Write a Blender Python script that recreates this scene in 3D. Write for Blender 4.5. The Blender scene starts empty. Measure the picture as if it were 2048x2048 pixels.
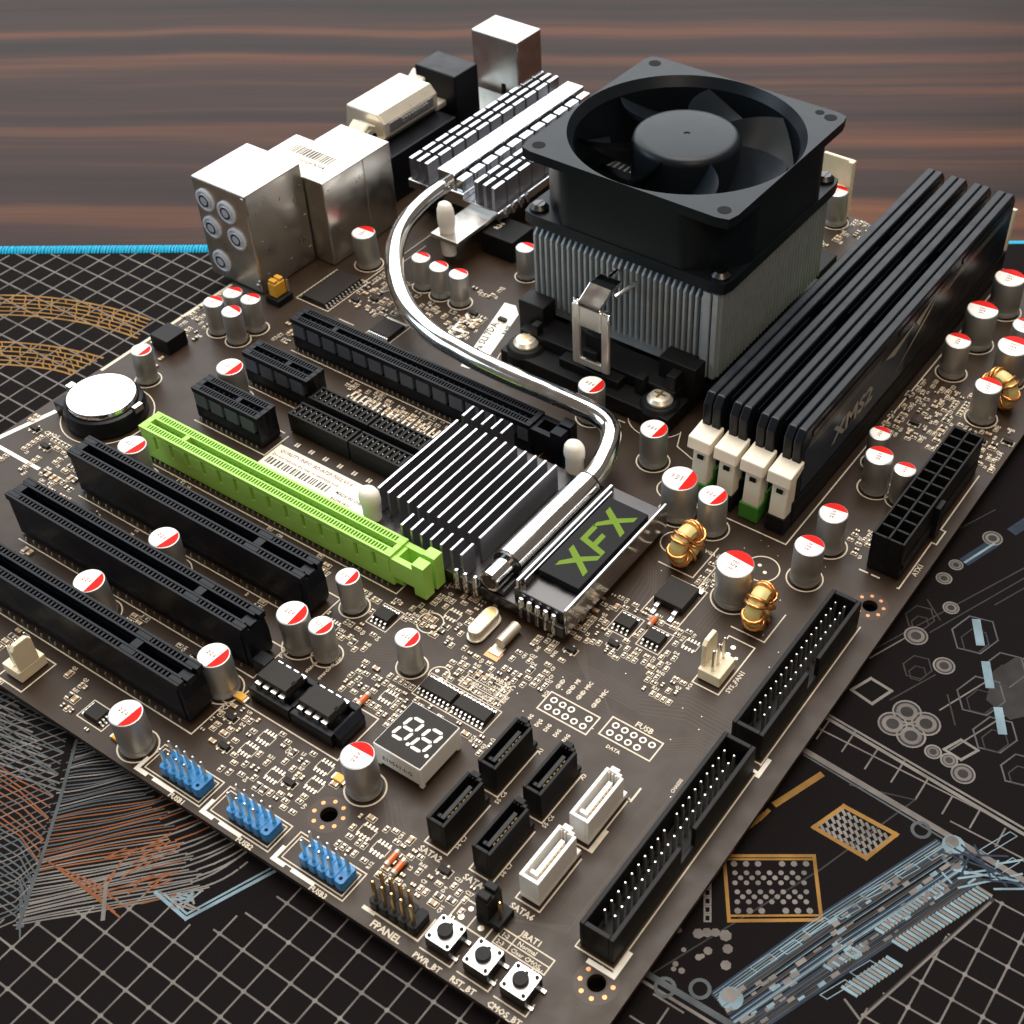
import bpy, bmesh, math, random
from math import sin, cos, pi, radians, atan2, hypot
from mathutils import Vector, Matrix
rnd = random.Random(11)
sc = bpy.context.scene
COL = sc.collection
S = 0.001            # everything below is written in millimetres, built in metres
ZB = 7.6             # height of the board's top face above the table top
MATZ = -4.6          # top of the desk mat, measured from the board's top face

# ---------------------------------------------------------------- camera
CR = ((0.8339514, 0.55177065, 0.00861499), (0.39083104, -0.57954046, -0.71511115), (-0.38958461, 0.59973495, -0.69895767))
CC = (315.34361579, -94.516386, 262.61942827)
CF, CPX, CPY = 2764.991361501111, 1251.44853, 1049.06056
cam_d = bpy.data.cameras.new("camera")
cam = bpy.data.objects.new("camera", cam_d)
COL.objects.link(cam)
m = Matrix.Identity(4)
for i in range(3):
    m[i][0] = CR[0][i]; m[i][1] = -CR[1][i]; m[i][2] = -CR[2][i]
    m[i][3] = (CC[i] + (ZB if i == 2 else 0)) * S
cam.matrix_world = m
cam_d.sensor_width = 36
cam_d.lens = 36 * CF / 2048
cam_d.shift_x = -(CPX - 1024) / 2048
cam_d.shift_y = (CPY - 1024) / 2048
cam_d.clip_start = 0.01
cam_d.clip_end = 20
cam_d.dof.use_dof = True
cam_d.dof.focus_distance = 0.345
cam_d.dof.aperture_fstop = 42
sc.camera = cam

# ---------------------------------------------------------------- light of the room: assumed and added lamps, all out of view
w = bpy.data.worlds.new("World"); sc.world = w; w.use_nodes = True
bgn = w.node_tree.nodes["Background"]
bgn.inputs[0].default_value = (1.0, 0.84, 0.70, 1)
bgn.inputs[1].default_value = 0.14
def area(name, loc, target, sx, sy, power, color):
    d = bpy.data.lights.new(name, 'AREA'); d.shape = 'RECTANGLE'; d.size = sx; d.size_y = sy
    d.energy = power; d.color = color
    o = bpy.data.objects.new(name, d); COL.objects.link(o)
    o.location = loc
    o.rotation_euler = (Vector(target) - Vector(loc)).to_track_quat('-Z', 'Y').to_euler()
    return o
area("assumed_window_light", (-0.80, 1.02, 0.86), (0.13, 0.13, 0.05), 2.1, 1.35, 27, (0.93, 0.97, 1.0))  # unseen window behind the table, assumed from the bright upward faces
area("assumed_overhead_light", (-0.05, 0.50, 1.55), (0.12, 0.15, 0.0), 1.1, 1.1, 34, (1.0, 0.95, 0.88))  # unseen broad overhead light, assumed; brightens white upward faces
area("added_cool_fill_light", (-1.35, -0.75, 0.75), (0.1, 0.1, 0.03), 0.9, 0.9, 11, (0.66, 0.86, 1.0))  # no window seen here; cool fill added to tint front left faces blue
area("assumed_warm_fill_light", (0.95, -0.55, 1.25), (0.15, 0.12, 0), 0.5, 0.5, 7, (1.0, 0.80, 0.60))  # unseen warm lamp, assumed; also fills the front and right faces
sc.view_settings.view_transform = 'Standard'
sc.view_settings.look = 'None'
sc.view_settings.exposure = 0.0
sc.cycles.max_bounces = 6

# ---------------------------------------------------------------- materials
def mat(name, col, rough=0.5, metal=0.0, spec=0.5, nscale=0, namp=0.0, bump=0.0, bscale=900, coat=0.0, sss=0.0, emit=None, rvar=0.0):
    m = bpy.data.materials.new(name); m.use_nodes = True
    nt = m.node_tree; b = nt.nodes["Principled BSDF"]
    b.inputs["Base Color"].default_value = (*col, 1)
    b.inputs["Roughness"].default_value = rough
    b.inputs["Metallic"].default_value = metal
    b.inputs["Specular IOR Level"].default_value = spec
    b.inputs["Coat Weight"].default_value = coat
    if coat: b.inputs["Coat Roughness"].default_value = 0.15
    if sss:
        b.inputs["Subsurface Weight"].default_value = sss
        b.inputs["Subsurface Radius"].default_value = (0.002, 0.0015, 0.001)
        b.inputs["Subsurface Scale"].default_value = 0.5
    if nscale or bump or rvar:
        tc = nt.nodes.new("ShaderNodeTexCoord")
    if nscale:
        n = nt.nodes.new("ShaderNodeTexNoise"); n.inputs["Scale"].default_value = nscale; n.inputs["Detail"].default_value = 4
        nt.links.new(tc.outputs["Object"], n.inputs["Vector"])
        mx = nt.nodes.new("ShaderNodeMix"); mx.data_type = 'RGBA'
        mx.inputs[6].default_value = (*[c * (1 - namp) for c in col], 1)
        mx.inputs[7].default_value = (*[min(1, c * (1 + namp)) for c in col], 1)
        nt.links.new(n.outputs["Fac"], mx.inputs[0])
        nt.links.new(mx.outputs[2], b.inputs["Base Color"])
    if rvar:
        n3 = nt.nodes.new("ShaderNodeTexNoise"); n3.inputs["Scale"].default_value = 180; n3.inputs["Detail"].default_value = 5
        nt.links.new(tc.outputs["Object"], n3.inputs["Vector"])
        mr = nt.nodes.new("ShaderNodeMapRange"); mr.inputs["From Min"].default_value = .3; mr.inputs["From Max"].default_value = .7
        mr.inputs["To Min"].default_value = max(0.02, rough - rvar); mr.inputs["To Max"].default_value = rough + rvar
        nt.links.new(n3.outputs["Fac"], mr.inputs["Value"]); nt.links.new(mr.outputs[0], b.inputs["Roughness"])
    if bump:
        n2 = nt.nodes.new("ShaderNodeTexNoise"); n2.inputs["Scale"].default_value = bscale; n2.inputs["Detail"].default_value = 3
        nt.links.new(tc.outputs["Object"], n2.inputs["Vector"])
        bp = nt.nodes.new("ShaderNodeBump"); bp.inputs["Strength"].default_value = bump; bp.inputs["Distance"].default_value = 0.0003
        nt.links.new(n2.outputs["Fac"], bp.inputs["Height"]); nt.links.new(bp.outputs[0], b.inputs["Normal"])
    return m
M = {}
M['pcb'] = mat("pcb_solder_mask", (0.030, 0.0175, 0.0098), 0.42, 0, 0.28, 60, 0.25, 0.05, 500, rvar=0.07)
M['trace'] = mat("pcb_trace_mask", (0.043, 0.026, 0.016), 0.42, 0, 0.3)
M['silk'] = mat("silkscreen_ink", (0.62, 0.54, 0.42), 0.6, nscale=700, namp=0.25)
M['silkw'] = mat("silkscreen_white", (0.78, 0.74, 0.66), 0.55, nscale=300, namp=0.06)
M['copper'] = mat("bare_copper", (0.55, 0.24, 0.11), 0.45, 1)
M['wire'] = mat("enamelled_copper_wire", (0.80, 0.36, 0.12), 0.28, 0.9)
M['solder'] = mat("solder", (0.62, 0.55, 0.45), 0.5, 0.85, rvar=0.1)
M['tin'] = mat("tinned_leads", (0.78, 0.76, 0.72), 0.32, 1)
M['gold'] = mat("gold_plating", (0.90, 0.62, 0.28), 0.3, 1)
M['blackp'] = mat("black_plastic", (0.0042, 0.0045, 0.0075), 0.40, 0, 0.22, bump=0.05, bscale=1500, rvar=0.08)
M['blackm'] = mat("black_matte_plastic", (0.006, 0.006, 0.0068), 0.52, 0, 0.2, 400, 0.3, 0.06, 1500)
M['slot'] = mat("slot_black_plastic", (0.0042, 0.0050, 0.0085), 0.36, 0, 0.2, bump=0.04, bscale=1500, rvar=0.06)
M['slotpad'] = mat("slot_plastic_painted_sheen", (0.070, 0.080, 0.105), 0.38, 0, 0.5)  # black slot plastic with its bluish reflected sheen put into the base colour
M['void'] = mat("painted_hole_shade", (0.004, 0.004, 0.005), 0.8, 0, 0.2)  # flat black pieces: shade inside holes and slots painted as colour
M['fan'] = mat("fan_black_plastic", (0.0065, 0.0095, 0.0135), 0.36, 0, 0.2, bump=0.03, bscale=2500, rvar=0.02)
M['ic'] = mat("ic_epoxy", (0.018, 0.015, 0.013), 0.55, 0, 0.2, 900, 0.3, 0.1, 2500)
M['green'] = mat("lime_green_plastic", (0.34, 0.62, 0.10), 0.35, 0, 0.5, bump=0.03, bscale=1200, sss=0.0)
M['green2'] = mat("green_socket_plastic", (0.05, 0.22, 0.025), 0.4)
M['blue'] = mat("blue_plastic", (0.004, 0.16, 0.42), 0.35, 0, 0.5, bump=0.03)
M['white'] = mat("white_plastic", (0.82, 0.81, 0.78), 0.38, 0, 0.5, bump=0.03)
M['cream'] = mat("cream_nylon", (0.80, 0.70, 0.50), 0.42, 0, 0.5, 300, 0.06, 0.03)
M['latch'] = mat("ivory_plastic", (0.80, 0.73, 0.60), 0.42, 0, 0.5, 250, 0.05, 0.03)
M['yellow'] = mat("yellow_plastic", (0.70, 0.36, 0.03), 0.38)
M['nylon'] = mat("white_nylon_pin", (0.80, 0.76, 0.68), 0.4, 0, 0.5, sss=0.15)
M['can'] = mat("aluminium_can", (0.48, 0.48, 0.47), 0.46, 0.8, 0.5, 120, 0.12, rvar=0.06)
M['capw'] = mat("capacitor_white_print", (0.84, 0.82, 0.78), 0.45, 0, 0.3, 350, 0.05)
M['capr'] = mat("capacitor_red_print", (0.60, 0.012, 0.008), 0.5, 0, 0.08, 350, 0.15)
M['ink'] = mat("grey_red_ink", (0.16, 0.035, 0.03), 0.6)
M['inkb'] = mat("black_ink", (0.03, 0.03, 0.03), 0.6)
M['inkg'] = mat("grey_ink", (0.05, 0.05, 0.055), 0.6)
M['steel'] = mat("plated_steel", (0.60, 0.57, 0.53), 0.34, 1, 0.5, 60, 0.1, 0.03, 300, rvar=0.08)
M['nickel'] = mat("nickel_plate", (0.78, 0.72, 0.60), 0.34, 0.6, rvar=0.07)
M['chrome'] = mat("polished_nickel", (0.86, 0.85, 0.83), 0.12, 1, bump=.06, bscale=160, rvar=0.05)
M['alu'] = mat("machined_aluminium", (0.70, 0.71, 0.72), 0.14, 1, 0.5, 200, 0.1, rvar=0.06)
M['aludark'] = mat("blackened_aluminium", (0.10, 0.095, 0.095), 0.30, 1, rvar=0.08)
M['clip'] = mat("bright_spring_steel", (0.72, 0.68, 0.62), 0.34, 0.7, rvar=.08)
M['finbody'] = mat("fin_metal_painted_shade", (0.27, 0.27, 0.30), 0.40, 0.9, rvar=0.08)  # fin sides coloured darker to carry the shade between the fins
M['fin'] = mat("extruded_aluminium", (0.46, 0.51, 0.55), 0.45, 0.5, 0.5, 250, 0.15, rvar=0.08)
M['jack'] = mat("grey_jack_plastic", (0.42, 0.46, 0.55), 0.4)
M['jackr'] = mat("pale_jack_ring", (0.60, 0.66, 0.76), 0.4)
M['ferrite'] = mat("yellow_ferrite", (0.58, 0.50, 0.20), 0.38, 0, 0.5, 300, 0.1)
M['resist'] = mat("resistor_body", (0.03, 0.025, 0.022), 0.5)
M['ceramic'] = mat("ceramic_capacitor_body", (0.36, 0.23, 0.12), 0.45)
M['diode'] = mat("orange_glass", (0.62, 0.13, 0.03), 0.18, 0, 0.6)
M['label'] = mat("paper_label", (0.80, 0.74, 0.64), 0.6, nscale=120, namp=0.05)
M['ramp'] = mat("navy_label", (0.012, 0.026, 0.05), 0.35)
M['ramprint'] = mat("grey_green_print", (0.16, 0.19, 0.15), 0.4)
M['ramprint2'] = mat("pale_print", (0.34, 0.34, 0.27), 0.4)
M['plate'] = mat("black_gloss_plate", (0.010, 0.010, 0.011), 0.5, 0, 0.12)
M['logo'] = mat("lime_print", (0.125, 0.215, 0.018), 0.5, 0, 0.1)
M['mat'] = mat("black_cloth", (0.0062, 0.0047, 0.0048), 0.9, 0, 0.08, 3000, 0.35, 0.5, 4500)
M['p_white'] = mat("print_pale", (0.15, 0.14, 0.13), 0.8, 0, 0.2, 130, 0.75)
M['p_grid'] = mat("print_grid_grey", (0.125, 0.112, 0.105), 0.8, 0, 0.2, 130, 0.75)
M['p_dim'] = mat("print_dim_grey", (0.026, 0.024, 0.024), 0.8, 0, 0.2, 130, 0.75)
M['p_blue'] = mat("print_steel_blue", (0.016, 0.026, 0.044), 0.8, 0, 0.2, 130, 0.75)
M['p_sky'] = mat("print_pale_blue", (0.16, 0.23, 0.27), 0.8, 0, 0.2, 130, 0.75)
M['p_gold'] = mat("print_gold", (0.22, 0.115, 0.028), 0.8, 0, 0.2, 130, 0.75)
M['p_orange'] = mat("print_orange", (0.17, 0.060, 0.024), 0.8, 0, 0.2, 130, 0.75)
M['p_teal'] = mat("print_grey_teal", (0.062, 0.070, 0.075), 0.8, 0, 0.2, 130, 0.75)
M['stitch'] = mat("cyan_thread", (0.008, 0.36, 0.58), 0.6, 0, 0.3, 2500, 0.3)
# dark veneer with grain along the table's length
def wood():
    m = bpy.data.materials.new("dark_wood_veneer"); m.use_nodes = True
    nt = m.node_tree; b = nt.nodes["Principled BSDF"]; L = nt.links
    tc = nt.nodes.new("ShaderNodeTexCoord")
    mp = nt.nodes.new("ShaderNodeMapping"); mp.inputs["Scale"].default_value = (0.8, 34, 1)
    L.new(tc.outputs["Object"], mp.inputs["Vector"])
    warp = nt.nodes.new("ShaderNodeTexNoise"); warp.inputs["Scale"].default_value = 6; warp.inputs["Detail"].default_value = 2
    L.new(tc.outputs["Object"], warp.inputs["Vector"])
    add = nt.nodes.new("ShaderNodeVectorMath"); add.operation = 'MULTIPLY_ADD'
    add.inputs[1].default_value = (0.0, .75, 0); L.new(warp.outputs["Color"], add.inputs[0]); L.new(mp.outputs[0], add.inputs[2])
    n = nt.nodes.new("ShaderNodeTexNoise"); n.inputs["Scale"].default_value = 1.0; n.inputs["Detail"].default_value = 6; n.inputs["Roughness"].default_value = 0.55
    L.new(add.outputs[0], n.inputs["Vector"])
    r = nt.nodes.new("ShaderNodeValToRGB"); e = r.color_ramp.elements
    e[0].position = 0.36; e[0].color = (0.010, 0.0058, 0.0056, 1)
    e[1].position = 0.70; e[1].color = (0.125, 0.044, 0.018, 1)
    k = e.new(0.50); k.color = (0.027, 0.0125, 0.0095, 1)
    L.new(n.outputs["Fac"], r.inputs[0])
    mp2 = nt.nodes.new("ShaderNodeMapping"); mp2.inputs["Scale"].default_value = (18, 900, 1); L.new(tc.outputs["Object"], mp2.inputs["Vector"])
    n2 = nt.nodes.new("ShaderNodeTexNoise"); n2.inputs["Scale"].default_value = 1; n2.inputs["Detail"].default_value = 3; L.new(mp2.outputs[0], n2.inputs["Vector"])
    mx = nt.nodes.new("ShaderNodeMix"); mx.data_type = 'RGBA'; mx.blend_type = 'OVERLAY'; mx.inputs[0].default_value = 0.35
    L.new(r.outputs[0], mx.inputs[6]); L.new(n2.outputs["Color"], mx.inputs[7]); L.new(mx.outputs[2], b.inputs["Base Color"])
    b.inputs["Roughness"].default_value = 0.5; b.inputs["Specular IOR Level"].default_value = 0.10
    bp = nt.nodes.new("ShaderNodeBump"); bp.inputs["Strength"].default_value = 0.12; bp.inputs["Distance"].default_value = 0.0004
    L.new(n2.outputs["Fac"], bp.inputs["Height"]); L.new(bp.outputs[0], b.inputs["Normal"])
    return m
M['wood'] = wood()

# ---------------------------------------------------------------- mesh builder (millimetres, z from the board's top face)
class MB:
    def __init__(s): s.v = []; s.f = []
    def add(s, vs, fs):
        k = len(s.v); s.v += [tuple(p) for p in vs]; s.f += [tuple(i + k for i in f) for f in fs]; return s
    def box(s, x0, y0, z0, x1, y1, z1):
        return s.add([(x0, y0, z0), (x1, y0, z0), (x1, y1, z0), (x0, y1, z0), (x0, y0, z1), (x1, y0, z1), (x1, y1, z1), (x0, y1, z1)],
                     [(3, 2, 1, 0), (4, 5, 6, 7), (0, 1, 5, 4), (1, 2, 6, 5), (2, 3, 7, 6), (3, 0, 4, 7)])
    def prism(s, p, z0, z1, q=None):
        q = q or p; n = len(p)
        return s.add([(x, y, z0) for x, y in p] + [(x, y, z1) for x, y in q],
                     [tuple(range(n - 1, -1, -1)), tuple(range(n, 2 * n))] + [(i, (i + 1) % n, n + (i + 1) % n, n + i) for i in range(n)])
    def extr(s, pts, axis, a, b):      # polygon in the two other axes, extruded along axis ('x': (y,z), 'y': (x,z))
        n = len(pts)
        if axis == 'x': A = [(a, y, z) for y, z in pts]; Bq = [(b, y, z) for y, z in pts]
        else: A = [(x, b, z) for x, z in pts]; Bq = [(x, a, z) for x, z in pts]
        return s.add(A + Bq, [tuple(range(n - 1, -1, -1)), tuple(range(n, 2 * n))] + [(i, (i + 1) % n, n + (i + 1) % n, n + i) for i in range(n)])
    def lathe(s, cx, cy, prof, n=20, sx=1, sy=1, a0=0):
        vs = []; fs = []; k = len(prof)
        for r, z in prof:
            for i in range(n):
                a = 2 * pi * i / n + a0; vs.append((cx + r * cos(a) * sx, cy + r * sin(a) * sy, z))
        for j in range(k - 1):
            for i in range(n):
                i2 = (i + 1) % n; fs.append((j * n + i, j * n + i2, (j + 1) * n + i2, (j + 1) * n + i))
        if prof[0][0] > 1e-6: fs.append(tuple(range(n - 1, -1, -1)))
        if prof[-1][0] > 1e-6: fs.append(tuple((k - 1) * n + i for i in range(n)))
        return s.add(vs, fs)
    def cyl(s, cx, cy, z0, z1, r, n=12): return s.lathe(cx, cy, [(r, z0), (r, z1)], n)
    def tube(s, pts, r, n=8, closed=False, cap=True):
        P = [Vector(p) for p in pts]; k = len(P); vs = []; fs = []
        up = Vector((0, 0, 1)); prev = None
        for j in range(k):
            if closed: t = P[(j + 1) % k] - P[j - 1]
            else: t = P[min(j + 1, k - 1)] - P[max(j - 1, 0)]
            t.normalize()
            if prev is None:
                a = up.cross(t)
                if a.length < 1e-4: a = Vector((1, 0, 0))
            else: a = prev - t * prev.dot(t)
            a.normalize(); prev = a; b = t.cross(a)
            rr = r[j] if isinstance(r, (list, tuple)) else r
            for i in range(n):
                q = 2 * pi * i / n; vs.append(P[j] + a * (rr * cos(q)) + b * (rr * sin(q)))
        rng = k if closed else k - 1
        for j in range(rng):
            j2 = (j + 1) % k
            for i in range(n):
                i2 = (i + 1) % n; fs.append((j * n + i, j * n + i2, j2 * n + i2, j2 * n + i))
        if not closed and cap: fs += [tuple(range(n - 1, -1, -1)), tuple((k - 1) * n + i for i in range(n))]
        return s.add(vs, fs)
    def poly(s, pts, z): return s.add([(x, y, z) for x, y in pts], [tuple(range(len(pts)))])
    def rect(s, x0, y0, x1, y1, z): return s.poly([(x0, y0), (x1, y0), (x1, y1), (x0, y1)], z)
    def strip(s, pts, wd, z, closed=False):
        n = len(pts)
        for i in range(n if closed else n - 1):
            (x0, y0), (x1, y1) = pts[i], pts[(i + 1) % n]
            L = hypot(x1 - x0, y1 - y0)
            if L < 1e-6: continue
            dx, dy = (x1 - x0) / L * wd / 2, (y1 - y0) / L * wd / 2
            s.poly([(x0 - dx + dy, y0 - dy - dx), (x1 + dx + dy, y1 + dy - dx), (x1 + dx - dy, y1 + dy + dx), (x0 - dx - dy, y0 - dy + dx)], z + rnd.random() * 0.012)
        return s
    def frame(s, x0, y0, x1, y1, wd, z): return s.strip([(x0, y0), (x1, y0), (x1, y1), (x0, y1)], wd, z, True)
    def ring(s, cx, cy, r, wd, z, n=28, a0=0, a1=2 * pi):
        vs = []; fs = []
        full = abs(a1 - a0 - 2 * pi) < 1e-6; k = n if full else n + 1
        for i in range(k):
            a = a0 + (a1 - a0) * i / n
            vs += [(cx + (r - wd / 2) * cos(a), cy + (r - wd / 2) * sin(a), z), (cx + (r + wd / 2) * cos(a), cy + (r + wd / 2) * sin(a), z)]
        for i in range(n):
            j = (i + 1) % k; fs.append((2 * i, 2 * i + 1, 2 * j + 1, 2 * j))
        return s.add(vs, fs)
    def disc(s, cx, cy, r, z, n=14): return s.poly([(cx + r * cos(2 * pi * i / n), cy + r * sin(2 * pi * i / n)) for i in range(n)], z)
    def text(s, t, x, y, z, size, rot=0.0, align='L', bold=0.0, sx=1.0):
        vs, fs, wd = glyphs(t, bold)
        off = {'L': 0, 'C': -wd / 2, 'R': -wd}[align]
        c, sn = cos(rot), sin(rot)
        return s.add([(x + ((px + off) * c * sx - py * sn) * size, y + ((px + off) * sn * sx + py * c) * size, z) for px, py in vs], fs)
    def xf(s, fn): s.v = [fn(*p) for p in s.v]; return s

_g = {}
def glyphs(t, bold=0.0):
    k = (t, bold)
    if k not in _g:
        cu = bpy.data.curves.new("lettering", 'FONT'); cu.body = t; cu.size = 1.0; cu.resolution_u = 1; cu.offset = bold
        o = bpy.data.objects.new("lettering", cu); COL.objects.link(o)
        dg = bpy.context.evaluated_depsgraph_get(); dg.update()
        me = o.evaluated_get(dg).to_mesh()
        vs = [(v.co.x, v.co.y) for v in me.vertices]; fs = [tuple(p.vertices) for p in me.polygons]
        o.evaluated_get(dg).to_mesh_clear()
        bpy.data.objects.remove(o); bpy.data.curves.remove(cu)
        _g[k] = (vs, fs, max([p[0] for p in vs] or [0]))
    return _g[k]

AT = {}
def tagset(o, label, cat, group, kind):
    if label: o["label"] = label
    if cat: o["category"] = cat
    if group: o["group"] = group
    if kind: o["kind"] = kind
def place(o, at, parent):
    AT[o] = at
    if parent is None: o.location = (at[0] * S, at[1] * S, (at[2] + ZB) * S)
    else:
        p = AT[parent]; o.parent = parent
        o.location = tuple((at[i] - p[i]) * S for i in range(3))
def empty(name, at, label, cat, group=None):
    o = bpy.data.objects.new(name, None); o.empty_display_size = 0.005; COL.objects.link(o)
    place(o, at, None); tagset(o, label, cat, group, None); return o
def build(mb, name, ma, parent=None, at=None, smooth=35, bevel=0, label=None, cat=None, group=None, kind=None, top=None):
    if at is None:
        xs, ys, zs = zip(*mb.v); at = ((min(xs) + max(xs)) / 2, (min(ys) + max(ys)) / 2, min(zs))
    me = bpy.data.meshes.new(name)
    me.from_pydata([((x - at[0]) * S, (y - at[1]) * S, (z - at[2]) * S) for x, y, z in mb.v], [], mb.f)
    me.materials.append(M[ma]); me.update()
    if top:                                    # bright tops; shade of the gaps put into the darker side colour
        me.materials.append(M[top])
        for p in me.polygons:
            if p.normal.z > .9: p.material_index = 1
    if smooth:
        me.polygons.foreach_set("use_smooth", [True] * len(me.polygons)); me.set_sharp_from_angle(angle=radians(smooth))
    o = bpy.data.objects.new(name, me); COL.objects.link(o)
    place(o, at, parent); tagset(o, label, cat, group, kind)
    if bevel:
        b = o.modifiers.new("edge", 'BEVEL'); b.width = bevel * S; b.segments = 2; b.limit_method = 'ANGLE'; b.angle_limit = radians(50)
        b.harden_normals = False
    return o
def clone(o, parent, at, rot=0, label=None):
    c = o.copy(); COL.objects.link(c)
    if parent is not None and AT.get(parent): place(c, at, parent)
    c.rotation_euler = (0, 0, rot)
    if label: c["label"] = label
    for ch in o.children:
        d = ch.copy(); COL.objects.link(d); d.parent = c
    return c

# measured directions: a point of the photograph on the level plane z
def px(x, y, z=0.0):
    dx, dy = (x - CPX) / CF, (y - CPY) / CF
    d = [CR[0][i] * dx + CR[1][i] * dy + CR[2][i] for i in range(3)]
    t = (z - CC[2]) / d[2]
    return (CC[0] + t * d[0], CC[1] + t * d[1])

# ================================================================ TABLE
TH = radians(35)          # the table and the mat are turned against the board
e1 = (cos(TH), sin(TH)); e2 = (-sin(TH), cos(TH))
def tl(a, b): return (a * e1[0] + b * e2[0], a * e1[1] + b * e2[1])
table = empty("wooden_table", (*tl(150, 200), -ZB - 25), "dark reddish brown wooden table with grain running across, behind the mat", "table")
tb = MB().box(-900, -560, -25, 900, 560, 0)
to = build(tb, "tabletop", 'wood', table, at=(0, 0, -25), bevel=2)
to.location = (0, 0, 0); to.rotation_euler = (0, 0, TH)

# ================================================================ DESK MAT
mat_o = empty("desk_mat", (*tl(60, -50), -ZB), "black printed desk mat with circuit pattern and cyan stitched edge under the board", "desk mat")
pts = [tl(-420, -290), tl(560, -290), tl(560, 154), tl(-420, 154)]
build(MB().prism(pts, -ZB + 0.02, MATZ), "cloth", 'mat', mat_o)
# stitched rim along the far edge: core and single thread turns
core = MB().tube([(*tl(a, 154.2), -6.0) for a in range(-420, 561, 20)], 1.75, 8)
build(core, "edge_core", 'stitch', mat_o, label="cyan core of the stitched edge")
st = MB()
a = -330.0
while a < 330:
    pp = []
    for k in range(7):
        q = -0.35 + (pi + 0.5) * k / 6
        pp.append((*tl(a + 0.5 * k / 6 + rnd.uniform(-.1, .1), 153.2 + 2.6 * cos(pi - q) * 1.0 + 0.6), -6.2 + 2.35 * sin(q)))
    st.tube(pp, 0.45, 5); a += 1.05
build(st, "edge_stitching", 'stitch', mat_o, kind="stuff")

def inpoly(p, poly):
    x, y = p; c = False; j = len(poly) - 1
    for i in range(len(poly)):
        xi, yi = poly[i]; xj, yj = poly[j]
        if (yi > y) != (yj > y) and x < (xj - xi) * (y - yi) / (yj - yi) + xi: c = not c
        j = i
    return c
PZ = MATZ + 0.03
PR = {k: MB() for k in ('p_white', 'p_grid', 'p_dim', 'p_blue', 'p_sky', 'p_gold', 'p_orange', 'p_teal')}
def mp(x, y): return px(x, y, MATZ)
def pl(key, pts, wd=0.5, z=0.0, closed=False): PR[key].strip([mp(*p) for p in pts], wd, PZ + z, closed)
def clipline(key, p0, p1, wd, regions, holes=()):
    L = hypot(p1[0] - p0[0], p1[1] - p0[1]); n = max(2, int(L / 1.4)); run = []
    for i in range(n + 1):
        t = i / n; p = (p0[0] + (p1[0] - p0[0]) * t, p0[1] + (p1[1] - p0[1]) * t)
        ok = any(inpoly(p, r) for r in regions) and not any(inpoly(p, h) for h in holes)
        if ok: run.append(p)
        if (not ok or i == n) and len(run) > 1:
            PR[key].strip([run[0], run[-1]], wd, PZ)
        if not ok: run = []
# the grid of the print
low = [mp(*p) for p in [(-700, 2400), (-200, 1700), (40, 1850), (330, 1770), (400, 1868), (620, 1760), (760, 1830), (1250, 2180), (1250, 2700)]]
rgt1 = [mp(*p) for p in [(1600, 1462), (1660, 1430), (2160, 1740), (2160, 1800)]]
rgt2 = [mp(*p) for p in [(2100, 1830), (1985, 1790), (1640, 2100), (2300, 2400)]]
rgt3 = [mp(*p) for p in [(1200, 2090), (1310, 1985), (1460, 2090), (1400, 2250)]]
for k in range(-24, 40):
    u = 183.8 + 6.76 * k
    clipline('p_grid', (u, -200), (u, 140), 0.42, [low, rgt1, rgt2, rgt3])
for k in range(-26, 24):
    v = -3.45 + 6.6 * k
    clipline('p_grid', (40, v), (400, v), 0.42, [low, rgt1, rgt2, rgt3])
for k in range(-24, 40):                                     # brighter knots at the crossings
    for j in range(-26, 24):
        p = (183.8 + 6.76 * k, -3.45 + 6.6 * j)
        if inpoly(p, low) or inpoly(p, rgt2): PR['p_white'].disc(p[0], p[1], 0.55, PZ + 0.02, 8)
ul = [mp(*p) for p in [(-500, 512), (460, 505), (460, 620), (60, 900), (-600, 900)]]
for k in range(-40, 12): clipline('p_grid', (-12.2 + 6.95 * k, 0), (-12.2 + 6.95 * k, 260), 0.6, [ul])
for k in range(-24, 24): clipline('p_grid', (-330, 108.8 + 6.6 * k), (60, 108.8 + 6.6 * k), 0.6, [ul])
# two gilded traces at the left
def bez(p0, p1, p2, n=14): return [((1 - t) ** 2 * p0[0] + 2 * t * (1 - t) * p1[0] + t * t * p2[0], (1 - t) ** 2 * p0[1] + 2 * t * (1 - t) * p1[1] + t * t * p2[1]) for t in [i / n for i in range(n + 1)]]
for k in range(6):
    f = k / 5
    A = bez((-60, 592 + 38 * f), (140, 582 + 42 * f), (300 - 26 * f, 640 + 36 * f))
    Bz = bez((-60, 684 + 44 * f), (90, 680 + 48 * f), (205 - 62 * f, 716 + 34 * f))
    for c in (A, Bz):
        pl('p_gold', c, 0.75 if k in (0, 5) else 0.55, 0.03)
        for i in range(0, len(c) - 1):
            if k < 5 and rnd.random() < .8:
                x, y = c[i]; pl('p_gold', [(x, y), (x + rnd.uniform(-3, 5), y + 8)], 0.4, 0.05)
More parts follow.
